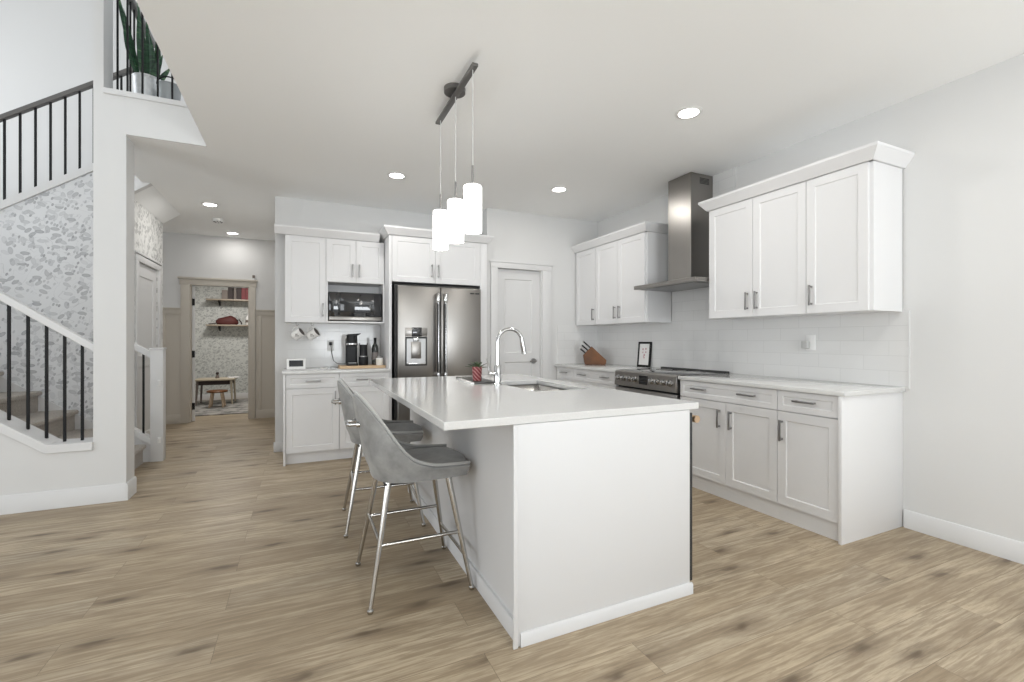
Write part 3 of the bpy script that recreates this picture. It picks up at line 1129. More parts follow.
# flat canopy with gently raised pyramid behind the front lip
lo = [(-0.49, -0.40), (0, -0.40), (0, 0.405), (-0.49, 0.405)]
hi = [(-0.285, -0.15), (0, -0.15), (0, 0.15), (-0.285, 0.15)]
r0 = [b.verts.new((x, y, 0.0)) for x, y in lo]
r1 = [b.verts.new((x, y, 0.036)) for x, y in lo]
r2 = [b.verts.new((x * 0.97, y * 0.97, 0.040)) for x, y in lo]
r3 = [b.verts.new((x, y, 0.075)) for x, y in hi]
for A, B in ((r0, r1), (r1, r2), (r2, r3)):
    for i in range(4):
        b.faces.new((A[i], A[(i + 1) % 4], B[(i + 1) % 4], B[i]))
b.faces.new(r0[::-1])
b.faces.new(r3)
bmesh.ops.recalc_face_normals(b, faces=b.faces[:])
obj('canopy', b, 'steel', HD)
b = box(nb(), -0.281, 0, -0.145, 0.145, 0.07, HC - 1.732)
ch = obj('chimney', b, 'steelv', HD, bevel=0.002)
b = nb()
for i in range(5):
    box(b, -0.17, -0.05, -0.1465, -0.1445, 0.962 + i * 0.012, 0.969 + i * 0.012)
obj('vent_slot', b, 'dark', ch)
obj('filter_panel', box(nb(), -0.45, -0.05, -0.34, 0.34, -0.004, 0.0), 'nickel', HD)
for i in range(4):
    obj('button', cyl(nb(), (-0.4905, -0.06 + i * 0.04, 0.018), (-0.494, -0.06 + i * 0.04, 0.018), 0.006, seg=12), 'nickel', HD)

# ------------------------------------------------------------------ island
IX0, IX1, IY0, IY1 = 0.77, 1.70, 1.64, 3.70
IS = thing('kitchen_island', 'white kitchen island base beside the two grey stools', 'kitchen island', (0, 0, 0))
obj('end_panel', box(nb(), IX0, IX1, IY0, IY0 + 0.02, 0, 0.882, 0.001), 'isle', IS)
b = nb()
box(b, IX0 + 0.030, IX0 + 0.048, IY0 + 0.021, IY1, 0, 0.882)
box(b, IX0 + 0.049, IX1 - 0.6, IY0 + 0.021, IY1, 0.1, 0.64)
box(b, IX0 + 0.049, IX1 - 0.02, IY0 + 0.64, IY1, 0.1, 0.64)
box(b, IX0 + 0.049, IX1 - 0.02, IY0 + 0.03, 2.36, 0.872, 0.882)
box(b, IX0 + 0.049, IX1 - 0.02, 3.16, IY1, 0.64, 0.882)
obj('body', b, 'isle', IS)
for i, (y0, y1) in enumerate(((2.29, 2.76), (2.76, 3.23), (3.23, 3.698))):
    f = obj('door', shaker(y1 - y0 - 0.004, 0.76), 'isle', IS, (IX1, y0 + 0.002, 0.115))
    f.rotation_euler = (0, 0, PI / 2)
    f.location.x = IX1
    pull(f, 0.05 if i % 2 else y1 - y0 - 0.05, 0.66, True)
obj('toe_kick', box(nb(), IX1 - 0.07, IX1 - 0.055, IY0 + 0.64, IY1, 0, 0.1), 'isle', IS)
# trims at the corner and foot of the end panel
obj('corner_trim', box(nb(), IX0 - 0.010, IX0 + 0.010, IY0 - 0.010, IY0, 0, 0.882, 0.0015), 'isle', IS)
b = nb()
prism(b, [(IY0, 0), (IY0 - 0.010, 0), (IY0 - 0.010, 0.044), (IY0 - 0.004, 0.053), (IY0, 0.053)], 'x', IX0 + 0.022, IX1 + 0.012)
obj('baseboard', b, 'isle', IS)
b = nb()
prism(b, [(IX0 + 0.030, 0), (IX0 + 0.012, 0), (IX0 + 0.012, 0.060), (IX0 + 0.018, 0.072), (IX0 + 0.030, 0.072)], 'y', IY0 + 0.021, IY1)
obj('baseboard', b, 'isle', IS)

# dishwasher built into the island side
DWH = thing('dishwasher', 'dark dishwasher edge with bronze handle on the island side', 'dishwasher', (IX1, IY0 + 0.03, 0))
obj('tub', box(nb(), -0.57, 0.0, 0.0, 0.60, 0.10, 0.86), 'dark', DWH)
dd = obj('door', box(nb(), 0.0012, 0.019, -0.0285, 0.60, 0.058, 0.868, 0.002), 'dark', DWH)
b = nb()
cyl(b, (0.062, -0.018, 0.832), (0.062, 0.56, 0.832), 0.018, seg=20)
for y in (0.06, 0.52):
    cyl(b, (0.022, y, 0.832), (0.062, y, 0.832), 0.008, seg=12)
obj('handle', b, 'bronze', dd)

# countertop with sink cut-out
TX0, TX1, TY0, TY1 = 0.482, 1.765, 1.645, 3.735
HX0, HX1, HY0, HY1 = 1.265, 1.64, 2.40, 3.10
b = nb()
xs = [TX0, HX0, HX1, TX1]
ys = [TY0, HY0, HY1, TY1]
vt = [[b.verts.new((x, y, 0.915)) for y in ys] for x in xs]
vb = [[b.verts.new((x, y, 0.883)) for y in ys] for x in xs]
for i in range(3):
    for j in range(3):
        if i == 1 and j == 1:
            continue
        b.faces.new((vt[i][j], vt[i + 1][j], vt[i + 1][j + 1], vt[i][j + 1]))
        b.faces.new((vb[i][j], vb[i][j + 1], vb[i + 1][j + 1], vb[i + 1][j]))
for i in range(3):
    b.faces.new((vt[i][0], vb[i][0], vb[i + 1][0], vt[i + 1][0]))
    b.faces.new((vt[i][3], vt[i + 1][3], vb[i + 1][3], vb[i][3]))
    b.faces.new((vt[0][i], vt[0][i + 1], vb[0][i + 1], vb[0][i]))
    b.faces.new((vt[3][i], vb[3][i], vb[3][i + 1], vt[3][i + 1]))
for a, c in (((1, 1), (2, 1)), ((2, 1), (2, 2)), ((2, 2), (1, 2)), ((1, 2), (1, 1))):
    b.faces.new((vt[a[0]][a[1]], vt[c[0]][c[1]], vb[c[0]][c[1]], vb[a[0]][a[1]]))
bmesh.ops.recalc_face_normals(b, faces=b.faces[:])
tag(obj('island_countertop', b, 'quartz', bevel=0.003), 'large white quartz island countertop with sink cut out', 'countertop')

SK = thing('sink', 'undermount stainless double bowl sink set in the island countertop', 'sink', ((HX0 + HX1) / 2, (HY0 + HY1) / 2, 0.68))


def bowl(x0, x1, y0, y1, z0, z1):
    b = nb()
    t = 0.012
    top = [b.verts.new(p) for p in ((x0, y0, z1), (x1, y0, z1), (x1, y1, z1), (x0, y1, z1))]
    bot = [b.verts.new(p) for p in ((x0 + t, y0 + t, z0), (x1 - t, y0 + t, z0), (x1 - t, y1 - t, z0), (x0 + t, y1 - t, z0))]
    for i in range(4):
        j = (i + 1) % 4
        b.faces.new((top[i], top[j], bot[j], bot[i]))
    b.faces.new(bot)
    bmesh.ops.recalc_face_normals(b, faces=b.faces[:])
    bmesh.ops.reverse_faces(b, faces=b.faces[:])
    es = [e for e in b.edges if not e.is_boundary]
    bmesh.ops.bevel(b, geom=es, offset=0.03, segments=4, profile=0.5, affect='EDGES')
    return b


hx, hy = (HX1 - HX0) / 2 - 0.001, (HY1 - HY0) / 2 - 0.001
for y0, y1 in ((-hy, -0.02), (0.0, hy)):
    o = obj('bowl', bowl(-hx, hx, y0, y1, 0.0, 0.2), 'basin', SK, angle=60)
    s = o.modifiers.new('wall', 'SOLIDIFY')
    s.thickness = 0.002
    s.offset = -1
    b = nb()
    lathe(b, [(0, 0.004), (0.03, 0.004), (0.042, 0.007), (0.045, 0.003)], (0, (y0 + y1) / 2, 0.0), 24)
    obj('drain', b, 'chrome', o)
obj('divider', box(nb(), -hx, hx, -0.02, 0.0, 0.10, 0.2, 0.004), 'basin', SK)

# wire rack in the near bowl
t = thing('sink_rack', 'small wire rack standing in the nearer sink bowl', 'rack', (1.46, 2.58, 0.686))
b = nb()
for z in (0.06, 0.19):
    tube(b, [(-0.12, -0.09, z), (0.12, -0.09, z), (0.12, 0.09, z), (-0.12, 0.09, z)], 0.003, 6, True)
for i in range(7):
    x = -0.12 + i * 0.04
    tube(b, [(x, -0.09, 0.19), (x, -0.09, 0.06), (x, 0.09, 0.06), (x, 0.09, 0.19)], 0.002, 6)
obj('wire_basket', b, 'chrome', t)
b = nb()
for x in (-0.11, 0.11):
    for y in (-0.08, 0.08):
        cyl(b, (x, y, 0.0), (x, y, 0.06), 0.004, seg=8)
obj('foot', b, 'chrome', t)

# faucet
FA = thing('faucet', 'tall chrome gooseneck faucet with pull down sprayer', 'faucet', (1.217, 2.87, 0.915))
b = nb()
lathe(b, [(0, 0), (0.029, 0), (0.029, 0.006), (0.0235, 0.010), (0.0235, 0.125), (0.017, 0.135), (0, 0.136)], (0, 0, 0), 28)
obj('base', b, 'chrome', FA)
pts = [(0, 0, 0.13), (0, 0, 0.295)]
for i in range(1, 15):
    a = PI - PI * 0.93 * i / 14
    pts.append((0.092 + 0.092 * math.cos(a), 0, 0.295 + 0.085 * math.sin(a)))
b = nb()
tube(b, pts, 0.0125, 16)
obj('gooseneck', b, 'chrome', FA)
ex, ez = pts[-1][0], pts[-1][2]
b = nb()
tube(b, [(ex, 0, ez + 0.005), (ex + 0.006, 0, ez - 0.03), (ex + 0.020, 0, ez - 0.105)], [0.014, 0.0165, 0.0185], 18)
obj('spray_head', b, 'chrome', FA)
b = nb()
cyl(b, (0, 0.0, 0.075), (-0.040, 0.012, 0.075), 0.016, 0.016, 18)
cyl(b, (-0.040, 0.012, 0.075), (-0.060, 0.018, 0.075), 0.021, 0.021, 18)
tube(b, [(-0.054, 0.016, 0.085), (-0.060, 0.018, 0.12), (-0.070, 0.021, 0.178)], [0.006, 0.0045, 0.004], 10)
obj('lever', b, 'chrome', FA)

# serving board and potted succulent
SB = thing('serving_board', 'flat slate and white marble serving board under the red pot', 'serving board', (1.176, 3.22, 0.915), -0.07)
obj('slate_half', box(nb(), -0.077, 0.092, -0.25, 0.25, 0, 0.012, 0.002), 'slate', SB)
obj('marble_half', box(nb(), -0.108, -0.078, -0.27, 0.10, 0, 0.014, 0.002), 'marble', SB)


def leaf(bm, base, direction, L, wd, curl=0.3, thick=0.004, n=7):
    d = Vector(direction).normalized()
    up = Vector((0, 0, 1))
    side = d.cross(up)
    if side.length < 1e-3:
        side = Vector((1, 0, 0))
    side.normalize()
    nrm = side.cross(d).normalized()
    A, B, T, U = [], [], [], []
    for i in range(n + 1):
        s = i / n
        wv = wd * (math.sin(PI * (0.18 + 0.82 * s)) ** 0.8 if s < 1 else 0.02)
        p = Vector(base) + d * L * s - nrm * curl * L * s * s
        th = thick * (1 - 0.7 * s)
        A.append(bm.verts.new(p + side * wv / 2 + nrm * 0.15 * wv))
        B.append(bm.verts.new(p - side * wv / 2 + nrm * 0.15 * wv))
        T.append(bm.verts.new(p + nrm * th))
        U.append(bm.verts.new(p - nrm * th))
    fs = []
    for i in range(n):
        for P, Q in ((A, T), (T, B), (B, U), (U, A)):
            fs.append(bm.faces.new((P[i], P[i + 1], Q[i + 1], Q[i])))
    fs.append(bm.faces.new((A[0], T[0], B[0], U[0])))
    fs.append(bm.faces.new((A[-1], U[-1], B[-1], T[-1])))
    bmesh.ops.recalc_face_normals(bm, faces=fs)


PL = thing('potted_succulent', 'small succulent in a red patterned pot on island', 'plant', (1.150, 3.09, 0.9275))
b = nb()
lathe(b, [(0, 0), (0.029, 0), (0.032, 0.01), (0.036, 0.098), (0.036, 0.102), (0.032, 0.102), (0.030, 0.088), (0, 0.088)], (0, 0, 0), 28)
obj('pot', b, 'redpot', PL)
b = nb()
for i in range(13):
    a = i * 2.4
    el = 0.25 + 0.09 * i
    leaf(b, (0.008 * math.cos(a), 0.008 * math.sin(a), 0.088), (math.cos(a) * math.cos(el), math.sin(a) * math.cos(el), math.sin(el)), 0.088 - i * 0.003, 0.026, 0.18, 0.004)
obj('foliage', b, 'succ', PL)

# ------------------------------------------------------------------ stools (seat faces +x, towards the island)
ST = thing('counter_stool', 'nearer grey velvet counter stool with chrome legs at the island', 'stool', (0.520, 2.355, 0), 0, 'grey velvet stools at the island')


def plan(u, rx, ry, front, pw=2.5):
    """outline point of the stool shell, u in [-1,1] from one front corner round the back to the other"""
    # back half: superellipse; sides run forward
    L = front
    if abs(u) <= 0.55:
        a = u / 0.55 * PI / 2
        c, s = math.cos(a), math.sin(a)
        return (-rx * (abs(c) ** (2 / pw)), ry * math.copysign(abs(s) ** (2 / pw), s))
    q = (abs(u) - 0.55) / 0.45
    return (L * q, math.copysign(ry * (1 - 0.06 * q * q), u))


def smooth(a, b_, x):
    x = max(0, min(1, (x - a) / (b_ - a)))
    return x * x * (3 - 2 * x)


PROFILE = [(-0.1, 0.948), (0.0, 0.952), (0.12, 0.944), (0.24, 0.900), (0.35, 0.815), (0.45, 0.702), (0.54, 0.642), (0.66, 0.618), (0.82, 0.611), (1.0, 0.607), (1.1, 0.605)]


def shell_top(u):
    """height of the shell's rim: high at the back, sweeping down to the seat along the sides (Catmull-Rom)"""
    u = abs(u)
    for k in range(1, len(PROFILE) - 2):
        x1, x2 = PROFILE[k][0], PROFILE[k + 1][0]
        if x1 <= u <= x2:
            s_ = (u - x1) / (x2 - x1)
            p0, p1, p2, p3 = (PROFILE[k + q][1] for q in (-1, 0, 1, 2))
            return 0.5 * (2 * p1 + (p2 - p0) * s_ + (2 * p0 - 5 * p1 + 4 * p2 - p3) * s_ ** 2 + (3 * p1 - p0 - 3 * p2 + p3) * s_ ** 3)
    return PROFILE[-2][1]


NU, NV = 56, 10
b = nb()
G = []
for i in range(NU + 1):
    u = -1 + 2 * i / NU
    row = []
    zt = shell_top(u)
    zb = 0.552
    for j in range(NV + 1):
        v = j / NV
        z = zb + (zt - zb) * v
        # flare: small at the bottom edge, fuller at the seat line, leaning back towards the top
        f = 0.86 + 0.14 * smooth(0, 0.12, z - zb)
        lean = 0.058 * smooth(0.58, 1.0, z) * (1 if abs(u) < 0.55 else 1 - (abs(u) - 0.55) / 0.45)
        narrow = 1 - 0.15 * smooth(0.68, 0.97, z)
        x, y = plan(u, 0.218, 0.234, 0.264)
        row.append(b.verts.new((x * f - lean, y * f * narrow, z)))
    G.append(row)
for i in range(NU):
    for j in range(NV):
        b.faces.new((G[i][j], G[i + 1][j], G[i + 1][j + 1], G[i][j + 1]))
bmesh.ops.recalc_face_normals(b, faces=b.faces[:])
rim = [tuple(r[-1].co) for r in G]
sh = obj('backrest_shell', b, 'velvet', ST, angle=80)
s = sh.modifiers.new('padding', 'SOLIDIFY')
s.thickness = 0.034
s.offset = 0
s = sh.modifiers.new('round', 'BEVEL')
s.width = 0.012
s.segments = 3
s.limit_method = 'ANGLE'
s.angle_limit = math.radians(60)
b = nb()
tube(b, [(x, y, z + 0.006) for x, y, z in rim], 0.0075, 8)
obj('piping', b, 'piping', sh)
# seat pan and cushion
def seat_outline(k, front):
    P = []
    for i in range(41):
        u = -1 + 2 * i / 40
        x, y = plan(u, 0.205, 0.222, front)
        P.append((x * k if x < 0 else x, y * k))
    # rounded front edge
    x1, y1 = P[-1]
    x0, y0 = P[0]
    for i in range(1, 10):
        a = i / 10
        P.append((x1 + 0.030 * math.sin(PI * a), y1 + (y0 - y1) * a))
    return P


b = nb()
prev = None
for k, z in ((0.80, 0.545), (0.90, 0.552), (0.95, 0.575), (0.95, 0.592), (0.90, 0.610), (0.70, 0.614), (0.35, 0.608)):
    ring = [b.verts.new((x * (k if k < 0.9 else 1) + (0.02 if k < 0.9 else 0) * 0, y * k / 0.95, z)) for x, y in seat_outline(0.95, 0.242 if 0.56 < z < 0.60 else 0.232)]
    if prev:
        n = len(ring)
        for i in range(n):
            b.faces.new((prev[i], prev[(i + 1) % n], ring[(i + 1) % n], ring[i]))
    else:
        b.faces.new(ring[::-1])
    prev = ring
b.faces.new(prev)
bmesh.ops.recalc_face_normals(b, faces=b.faces[:])
obj('seat', b, 'velvet', ST, angle=70)
# pull handle on the back
b = nb()
hz = 0.815
tube(b, [(-0.268, -0.055, hz), (-0.312, -0.055, hz), (-0.318, -0.045, hz), (-0.318, 0.045, hz), (-0.312, 0.055, hz), (-0.268, 0.055, hz)], 0.0075, 10)
for y in (-0.055, 0.055):
    cyl(b, (-0.262, y, hz), (-0.280, y, hz), 0.014, seg=14)
obj('pull_handle', b, 'chrome', sh)
TOPS = {}
for sx, sy in ((-1, -1), (-1, 1), (1, -1), (1, 1)):
    b = nb()
    top = Vector((sx * 0.145 + 0.0, sy * 0.15, 0.548))
    foot = Vector((sx * 0.239, sy * 0.240, 0.012))
    TOPS[(sx, sy)] = (top, foot)
    cyl(b, foot, top, 0.0095, 0.0155, 16)
    lg = obj('leg', b, 'gold_leg', ST)
    b = nb()
    lathe(b, [(0, 0), (0.012, 0), (0.014, 0.006), (0.014, 0.014), (0.009, 0.020), (0, 0.020)], (foot.x, foot.y, 0.0), 14)
    obj('foot_cap', b, 'gold_leg', lg)


def on_leg(k, z):
    t_, f_ = TOPS[k]
    s_ = (z - f_.z) / (t_.z - f_.z)
    return f_ + (t_ - f_) * s_


for ka, kb, z in (((-1, -1), (1, -1), 0.275), ((-1, 1), (1, 1), 0.275), ((-1, -1), (-1, 1), 0.285), ((1, -1), (1, 1), 0.165)):
    b = nb()
    cyl(b, on_leg(ka, z), on_leg(kb, z), 0.0085, seg=12)
    obj('stretcher', b, 'gold_leg', ST)
b = nb()
box(b, -0.165, 0.165, -0.165, 0.165, 0.536, 0.546, 0.003)
obj('under_frame', b, 'dark', ST)
dup(ST, (0.506, 3.218, 0), -0.06, 'farther grey velvet counter stool partly hidden behind the nearer one')

# ------------------------------------------------------------------ lamps
PN = thing('pendant_light', 'three light pendant with white cylinder shades over the island', 'pendant light', (0.868, 2.73, HC))
b = nb()
cyl(b, (0, 0, -0.03), (0, 0, 0), 0.066, 0.066, 36)
obj('canopy', b, 'darkrail', PN)
b = nb()
box(b, -0.018, 0.018, -0.37, 0.385, -0.062, -0.044, 0.003)
cyl(b, (0, 0, -0.046), (0, 0, -0.029), 0.018, seg=16)
obj('bar', b, 'darkrail', PN)
for yy, zt, zb in ((0.318, 2.102, 1.842), (-0.018, 2.082, 1.826), (-0.328, 2.076, 1.820)):
    zt -= HC
    zb -= HC
    b = nb()
    tube(b, [(0, yy, zt + 0.02), (0, yy, -0.06)], 0.0028, 8)
    cd = obj('cord', b, 'cord', PN)
    b = nb()
    cyl(b, (0, yy, zt + 0.015), (0, yy, zt + 0.115), 0.006, seg=10)
    cyl(b, (0, yy, zt - 0.03), (0, yy, zt + 0.016), 0.018, seg=16)
    obj('socket', b, 'nickel', cd)
    b = nb()
    lathe(b, [(0.012, zt + 0.001), (0.047, zt), (0.0505, zt - 0.006), (0.0505, zb), (0.0475, zb), (0.0475, zt - 0.008), (0.012, zt - 0.006)], (0, yy, 0), 36)
    obj('shade', b, 'shade', PN)
    b = nb()
    lathe(b, [(0, zt - 0.05), (0.014, zt - 0.055), (0.028, zt - 0.12), (0.018, zt - 0.16), (0, zt - 0.165)], (0, yy, 0), 16)
    obj('bulb', b, 'lamp', cd)

LG = 'recessed ceiling lights'
lights = [((2.42, 2.345), 'recessed ceiling light nearest, above the range run'),
          ((0.826, 4.40), 'recessed ceiling light in front of the microwave cabinet'),
          ((2.43, 4.10), 'recessed ceiling light in front of the pantry door'),
          ((-0.952, 6.247), 'recessed hall ceiling light nearer the kitchen'),
          ((-0.909, 7.787), 'recessed hall ceiling light close to the doorway wall'),
          ((2.43, 0.60), 'added unseen fill light beside the bare wall, closest to patio door'),  # this and the next are unseen, added as extra fill for the kitchen
          ((0.83, 0.60), 'added unseen fill light over the open floor between island and windows')]
L0 = None
for (x, y), lab in lights:
    if L0 is None:
        L0 = thing('ceiling_light', lab, 'ceiling light', (x, y, HC), 0, LG)
        b = nb()
        lathe(b, [(0.066, -0.001), (0.088, -0.001), (0.090, -0.004), (0.070, -0.009), (0.066, -0.007)], (0, 0, 0), 32)
        obj('trim_ring', b, 'white_pl', L0)
        b = nb()
        lathe(b, [(0, -0.007), (0.067, -0.006), (0.067, -0.001), (0, -0.001)], (0, 0, 0), 32)
        obj('lens', b, 'lamp', L0)
        ld = bpy.data.lights.new('downlight', 'AREA')
        ld.shape = 'DISK'
        ld.size = 0.13
        ld.energy = 5.0
        ld.color = (1.0, 0.975, 0.94)
        lo_ = bpy.data.objects.new('downlight', ld)
        C.objects.link(lo_)
        lo_.parent = L0
        lo_.location = (0, 0, -0.012)
    else:
        r_ = dup(L0, (x, y, HC), 0, lab)
        if y > 7:                        # the lamp by the doorway wall is dimmer
            for c_ in r_.children:
                if c_.type == 'LIGHT':
                    c_.data = c_.data.copy()
                    c_.data.energy = 2.0
pl = bpy.data.lights.new('playroom_fill', 'AREA')  # unseen fill light, added to brighten the dark playroom
pl.shape = 'DISK'
pl.size = 0.5
pl.energy = 26
pl.color = (1.0, 0.97, 0.93)
po = bpy.data.objects.new('playroom_fill', pl)
po.location = (-1.2, 9.6, 2.55)
C.objects.link(po)
sm = thing('smoke_detector', 'small round smoke detector between the hall ceiling lights', 'smoke detector', (-0.975, 6.972, HC))
b = nb()
lathe(b, [(0, -0.001), (0.062, -0.001), (0.062, -0.016), (0.052, -0.034), (0.03, -0.038), (0, -0.038)], (0, 0, 0), 28)
obj('case', b, 'white_pl', sm)
b = nb()
for i in range(8):
    a = i * PI / 4
    cyl(b, (0.044 * math.cos(a), 0.044 * math.sin(a), -0.0365), (0.044 * math.cos(a), 0.044 * math.sin(a), -0.0395), 0.009, seg=8)
obj('vent', b, 'dark', sm)

# ------------------------------------------------------------------ stairs and railings
SC = thing('carpeted_staircase', 'lower stair flight covered in beige carpet behind the opening', 'staircase', (-1.39, 5.0, 0))
RISE, RUN = 0.188, 0.257
for i in range(8):
    x = -RUN * i
    z0, z1 = RISE * i, RISE * (i + 1)
    b = nb()
    prism(b, [(x - 0.03, z0), (x - 0.03, z1 - 0.045), (x - 0.004, z1 - 0.036), (x, z1 - 0.018), (x - 0.008, z1 - 0.003), (x - 0.03, z1),
              (x - RUN - 0.03, z1), (x - RUN - 0.03, z0)], 'y', WY1 - 5.0 + 0.002, SY - 5.0 - 0.014)
    obj('step', b, 'carpet', SC, angle=50)
b = nb()
prism(b, [(0.0 - 0.17, 0), (-0.17, RISE + 0.06), (-2.1, RISE + 0.06 + 1.93 * RISE / RUN), (-2.1, 0)], 'y', SY - 5.0 - 0.013, SY - 5.0 - 0.001)
obj('skirt_board', b, 'trim', SC)


def baluster(parent, x, y, z0, z1, s=0.0085, m='black'):
    return obj('baluster', box(nb(), x - s, x + s, y - s, y + s, z0, z1), m, parent)


SR = thing('stair_railing', 'white handrail on black balusters in the lower stair opening', 'railing', (0, 0, 0))
RY = 4.49


def railz(x):
    return 1.178 + (-1.405 - x) * 0.722


b = nb()
prism(b, [(-1.405, railz(-1.405)), (-1.405, railz(-1.405) - 0.063), (-3.6, railz(-3.6) - 0.063), (-3.6, railz(-3.6))], 'y', RY - 0.03, RY + 0.03)
obj('handrail', b, 'trim', SR, bevel=0.006)
for i in range(20):
    x = -1.497 - i * 0.101
    zb = 0.464 if x > -1.655 else 0.464 + (-1.655 - x) * SL
    baluster(SR, x, RY, zb, railz(x) - 0.062, 0.0078)

NR = thing('newel_railing', 'white newel post with short rail at the stair foot', 'railing', (-1.315, 5.71, 0))
b = nb()
box(b, -0.053, 0.053, -0.053, 0.053, 0, 1.125, 0.003)
box(b, -0.060, 0.060, -0.060, 0.060, 1.125, 1.142, 0.003)
obj('newel_post', b, 'trim', NR)
b = nb()
prism(b, [(-0.222, 1.215), (-0.054, 1.105), (-0.054, 1.035), (-0.222, 1.145)], 'y', -0.028, 0.028)
obj('handrail', b, 'trim', NR, bevel=0.005)
b = nb()
prism(b, [(-0.222, 0.365), (-0.054, 0.24), (-0.054, 0.17), (-0.222, 0.295)], 'y', -0.045, 0.045)
obj('shoe_rail', b, 'trim', NR, bevel=0.003)
b = nb()
prism(b, [(-0.222, 0.294), (-0.054, 0.169), (-0.054, 0.0), (-0.222, 0.0)], 'y', -0.030, 0.030)
obj('kick_panel', b, 'trim', NR)
baluster(NR, -0.118, 0.0, 0.28, 1.085, 0.008)
for z in (0.79, 0.215):
    b = nb()
    box(b, 0.010, 0.034, -0.066, -0.053, z - 0.03, z + 0.03, 0.003)
    cyl(b, (0.022, -0.066, z + 0.012), (0.022, -0.082, z + 0.012), 0.009, seg=12)
    obj('gate_bracket', b, 'white_pl', NR)

UR = thing('stair_railing', 'dark sloping handrail on thin black balusters along upper flight', 'railing', (0, 0, 0))


def upz(x):
    return 3.205 + (x + 2.451) * 0.712


YR = SY + 0.035
b = nb()
prism(b, [(-3.9, upz(-3.9)), (-1.33, upz(-1.33)), (-1.33, upz(-1.33) + 0.05), (-3.9, upz(-3.9) + 0.05)], 'y', YR - 0.025, YR + 0.025)
obj('handrail', b, 'darkrail', UR, bevel=0.006)
for i in range(22):
    x = -2.437 + (i - 11) * 0.1045
    baluster(UR, x, YR, capz(x) + 0.07, upz(x) + 0.01, 0.0075)

LR = thing('loft_railing', 'black upright balusters guarding the loft edge', 'railing', (0, 0, ZL + 0.04))
for x in (-1.21, -1.118, -1.022, -0.928, -0.835, -0.74):
    baluster(LR, x, 4.43, 0, 1.0, 0.006)
for y in (4.62, 4.92, 5.02, 5.12, 5.22):
    baluster(LR, -1.325, y, -0.04, 1.0, 0.006)
b = nb()
box(b, -1.295, -0.70, 4.405, 4.455, 1.0, 1.05, 0.006)
box(b, -1.35, -1.30, 4.60, 5.60, 1.0, 1.05, 0.006)
obj('handrail', b, 'darkrail', LR)

# snake plant and pail on the loft floor
SP = thing('snake_plant', 'tall snake plant in a round galvanised pot on the loft', 'plant', (-1.155, 4.72, ZL))
b = nb()
lathe(b, [(0, 0), (0.080, 0), (0.085, 0.006), (0.100, 0.300), (0.104, 0.305), (0.104, 0.315), (0.094, 0.315), (0.092, 0.28), (0, 0.28)], (0, 0, 0), 32)
obj('pot', b, 'galv', SP)
b = nb()
lathe(b, [(0, 0.288), (0.06, 0.286), (0.0915, 0.282)], (0, 0, 0), 24)
obj('soil', b, 'soil', SP)
b = nb()


def sword(bm, base, tip, wd, face, n=10):
    base, tip = Vector(base), Vector(tip)
    d = tip - base
    side = Vector((math.cos(face), math.sin(face), 0))
    nrm = d.normalized().cross(side).normalized()
    A, B, T, U = [], [], [], []
    for i in range(n + 1):
        s_ = i / n
        wv = wd * (0.55 + 0.9 * s_ * (1 - s_) * 2) * (1 - s_ ** 5) + 0.0012
        p = base + d * s_ + nrm * 0.035 * math.sin(PI * s_)
        A.append(bm.verts.new(p + side * wv / 2 + nrm * wv * 0.12))
        B.append(bm.verts.new(p - side * wv / 2 + nrm * wv * 0.12))
        T.append(bm.verts.new(p + nrm * 0.003))
        U.append(bm.verts.new(p - nrm * 0.003))
    fs = []
    for i in range(n):
        for P, Q in ((A, T), (T, B), (B, U), (U, A)):
            fs.append(bm.faces.new((P[i], P[i + 1], Q[i + 1], Q[i])))
    fs.append(bm.faces.new((A[0], T[0], B[0], U[0])))
    fs.append(bm.faces.new((A[-1], U[-1], B[-1], T[-1])))
    bmesh.ops.recalc_face_normals(bm, faces=fs)


for (bx, by, tx, ty, tz, wd, fa) in (
        (-0.05, 0.0, -0.20, -0.06, 1.02, 0.050, 0.3), (-0.03, 0.02, -0.075, 0.0, 0.95, 0.055, -0.2), (-0.02, -0.03, -0.045, -0.05, 0.90, 0.050, 0.6),
        (0.0, 0.01, -0.01, 0.0, 0.86, 0.045, 0.1), (0.02, -0.02, 0.012, -0.03, 0.70, 0.060, -0.3), (0.05, 0.0, 0.075, 0.0, 0.66, 0.062, 0.2),
        (0.04, -0.04, 0.115, -0.06, 0.52, 0.060, 0.4), (-0.05, -0.04, -0.14, -0.07, 0.78, 0.045, 0.9), (0.03, 0.04, 0.05, 0.05, 0.78, 0.05, 0.0),
        (0.06, 0.02, 0.155, 0.01, 0.46, 0.055, 0.5), (-0.06, 0.02, -0.17, 0.03, 0.88, 0.045, 0.1)):
    sword(b, (bx, by, 0.28), (tx, ty, tz), wd * 0.8, fa)
obj('foliage', b, 'snake', SP)
PP = thing('pail', 'small grey metal pail with dark handle beside the snake plant', 'pail', (-0.975, 4.58, ZL))
b = nb()
lathe(b, [(0, 0.0), (0.052, 0.0), (0.056, 0.005), (0.078, 0.222), (0.082, 0.226), (0.082, 0.232), (0.074, 0.232), (0.052, 0.01), (0, 0.01)], (0, 0, 0), 28)
obj('body', b, mat('grey_pail', (0.34, 0.36, 0.365), 0.5, 0.3), PP)
b = nb()
tube(b, [(0.083 * math.cos(a), -0.02, 0.222 + 0.075 * math.sin(a)) for a in [PI * i / 14 for i in range(15)]], 0.0055, 8)
obj('handle', b, 'black', PP)

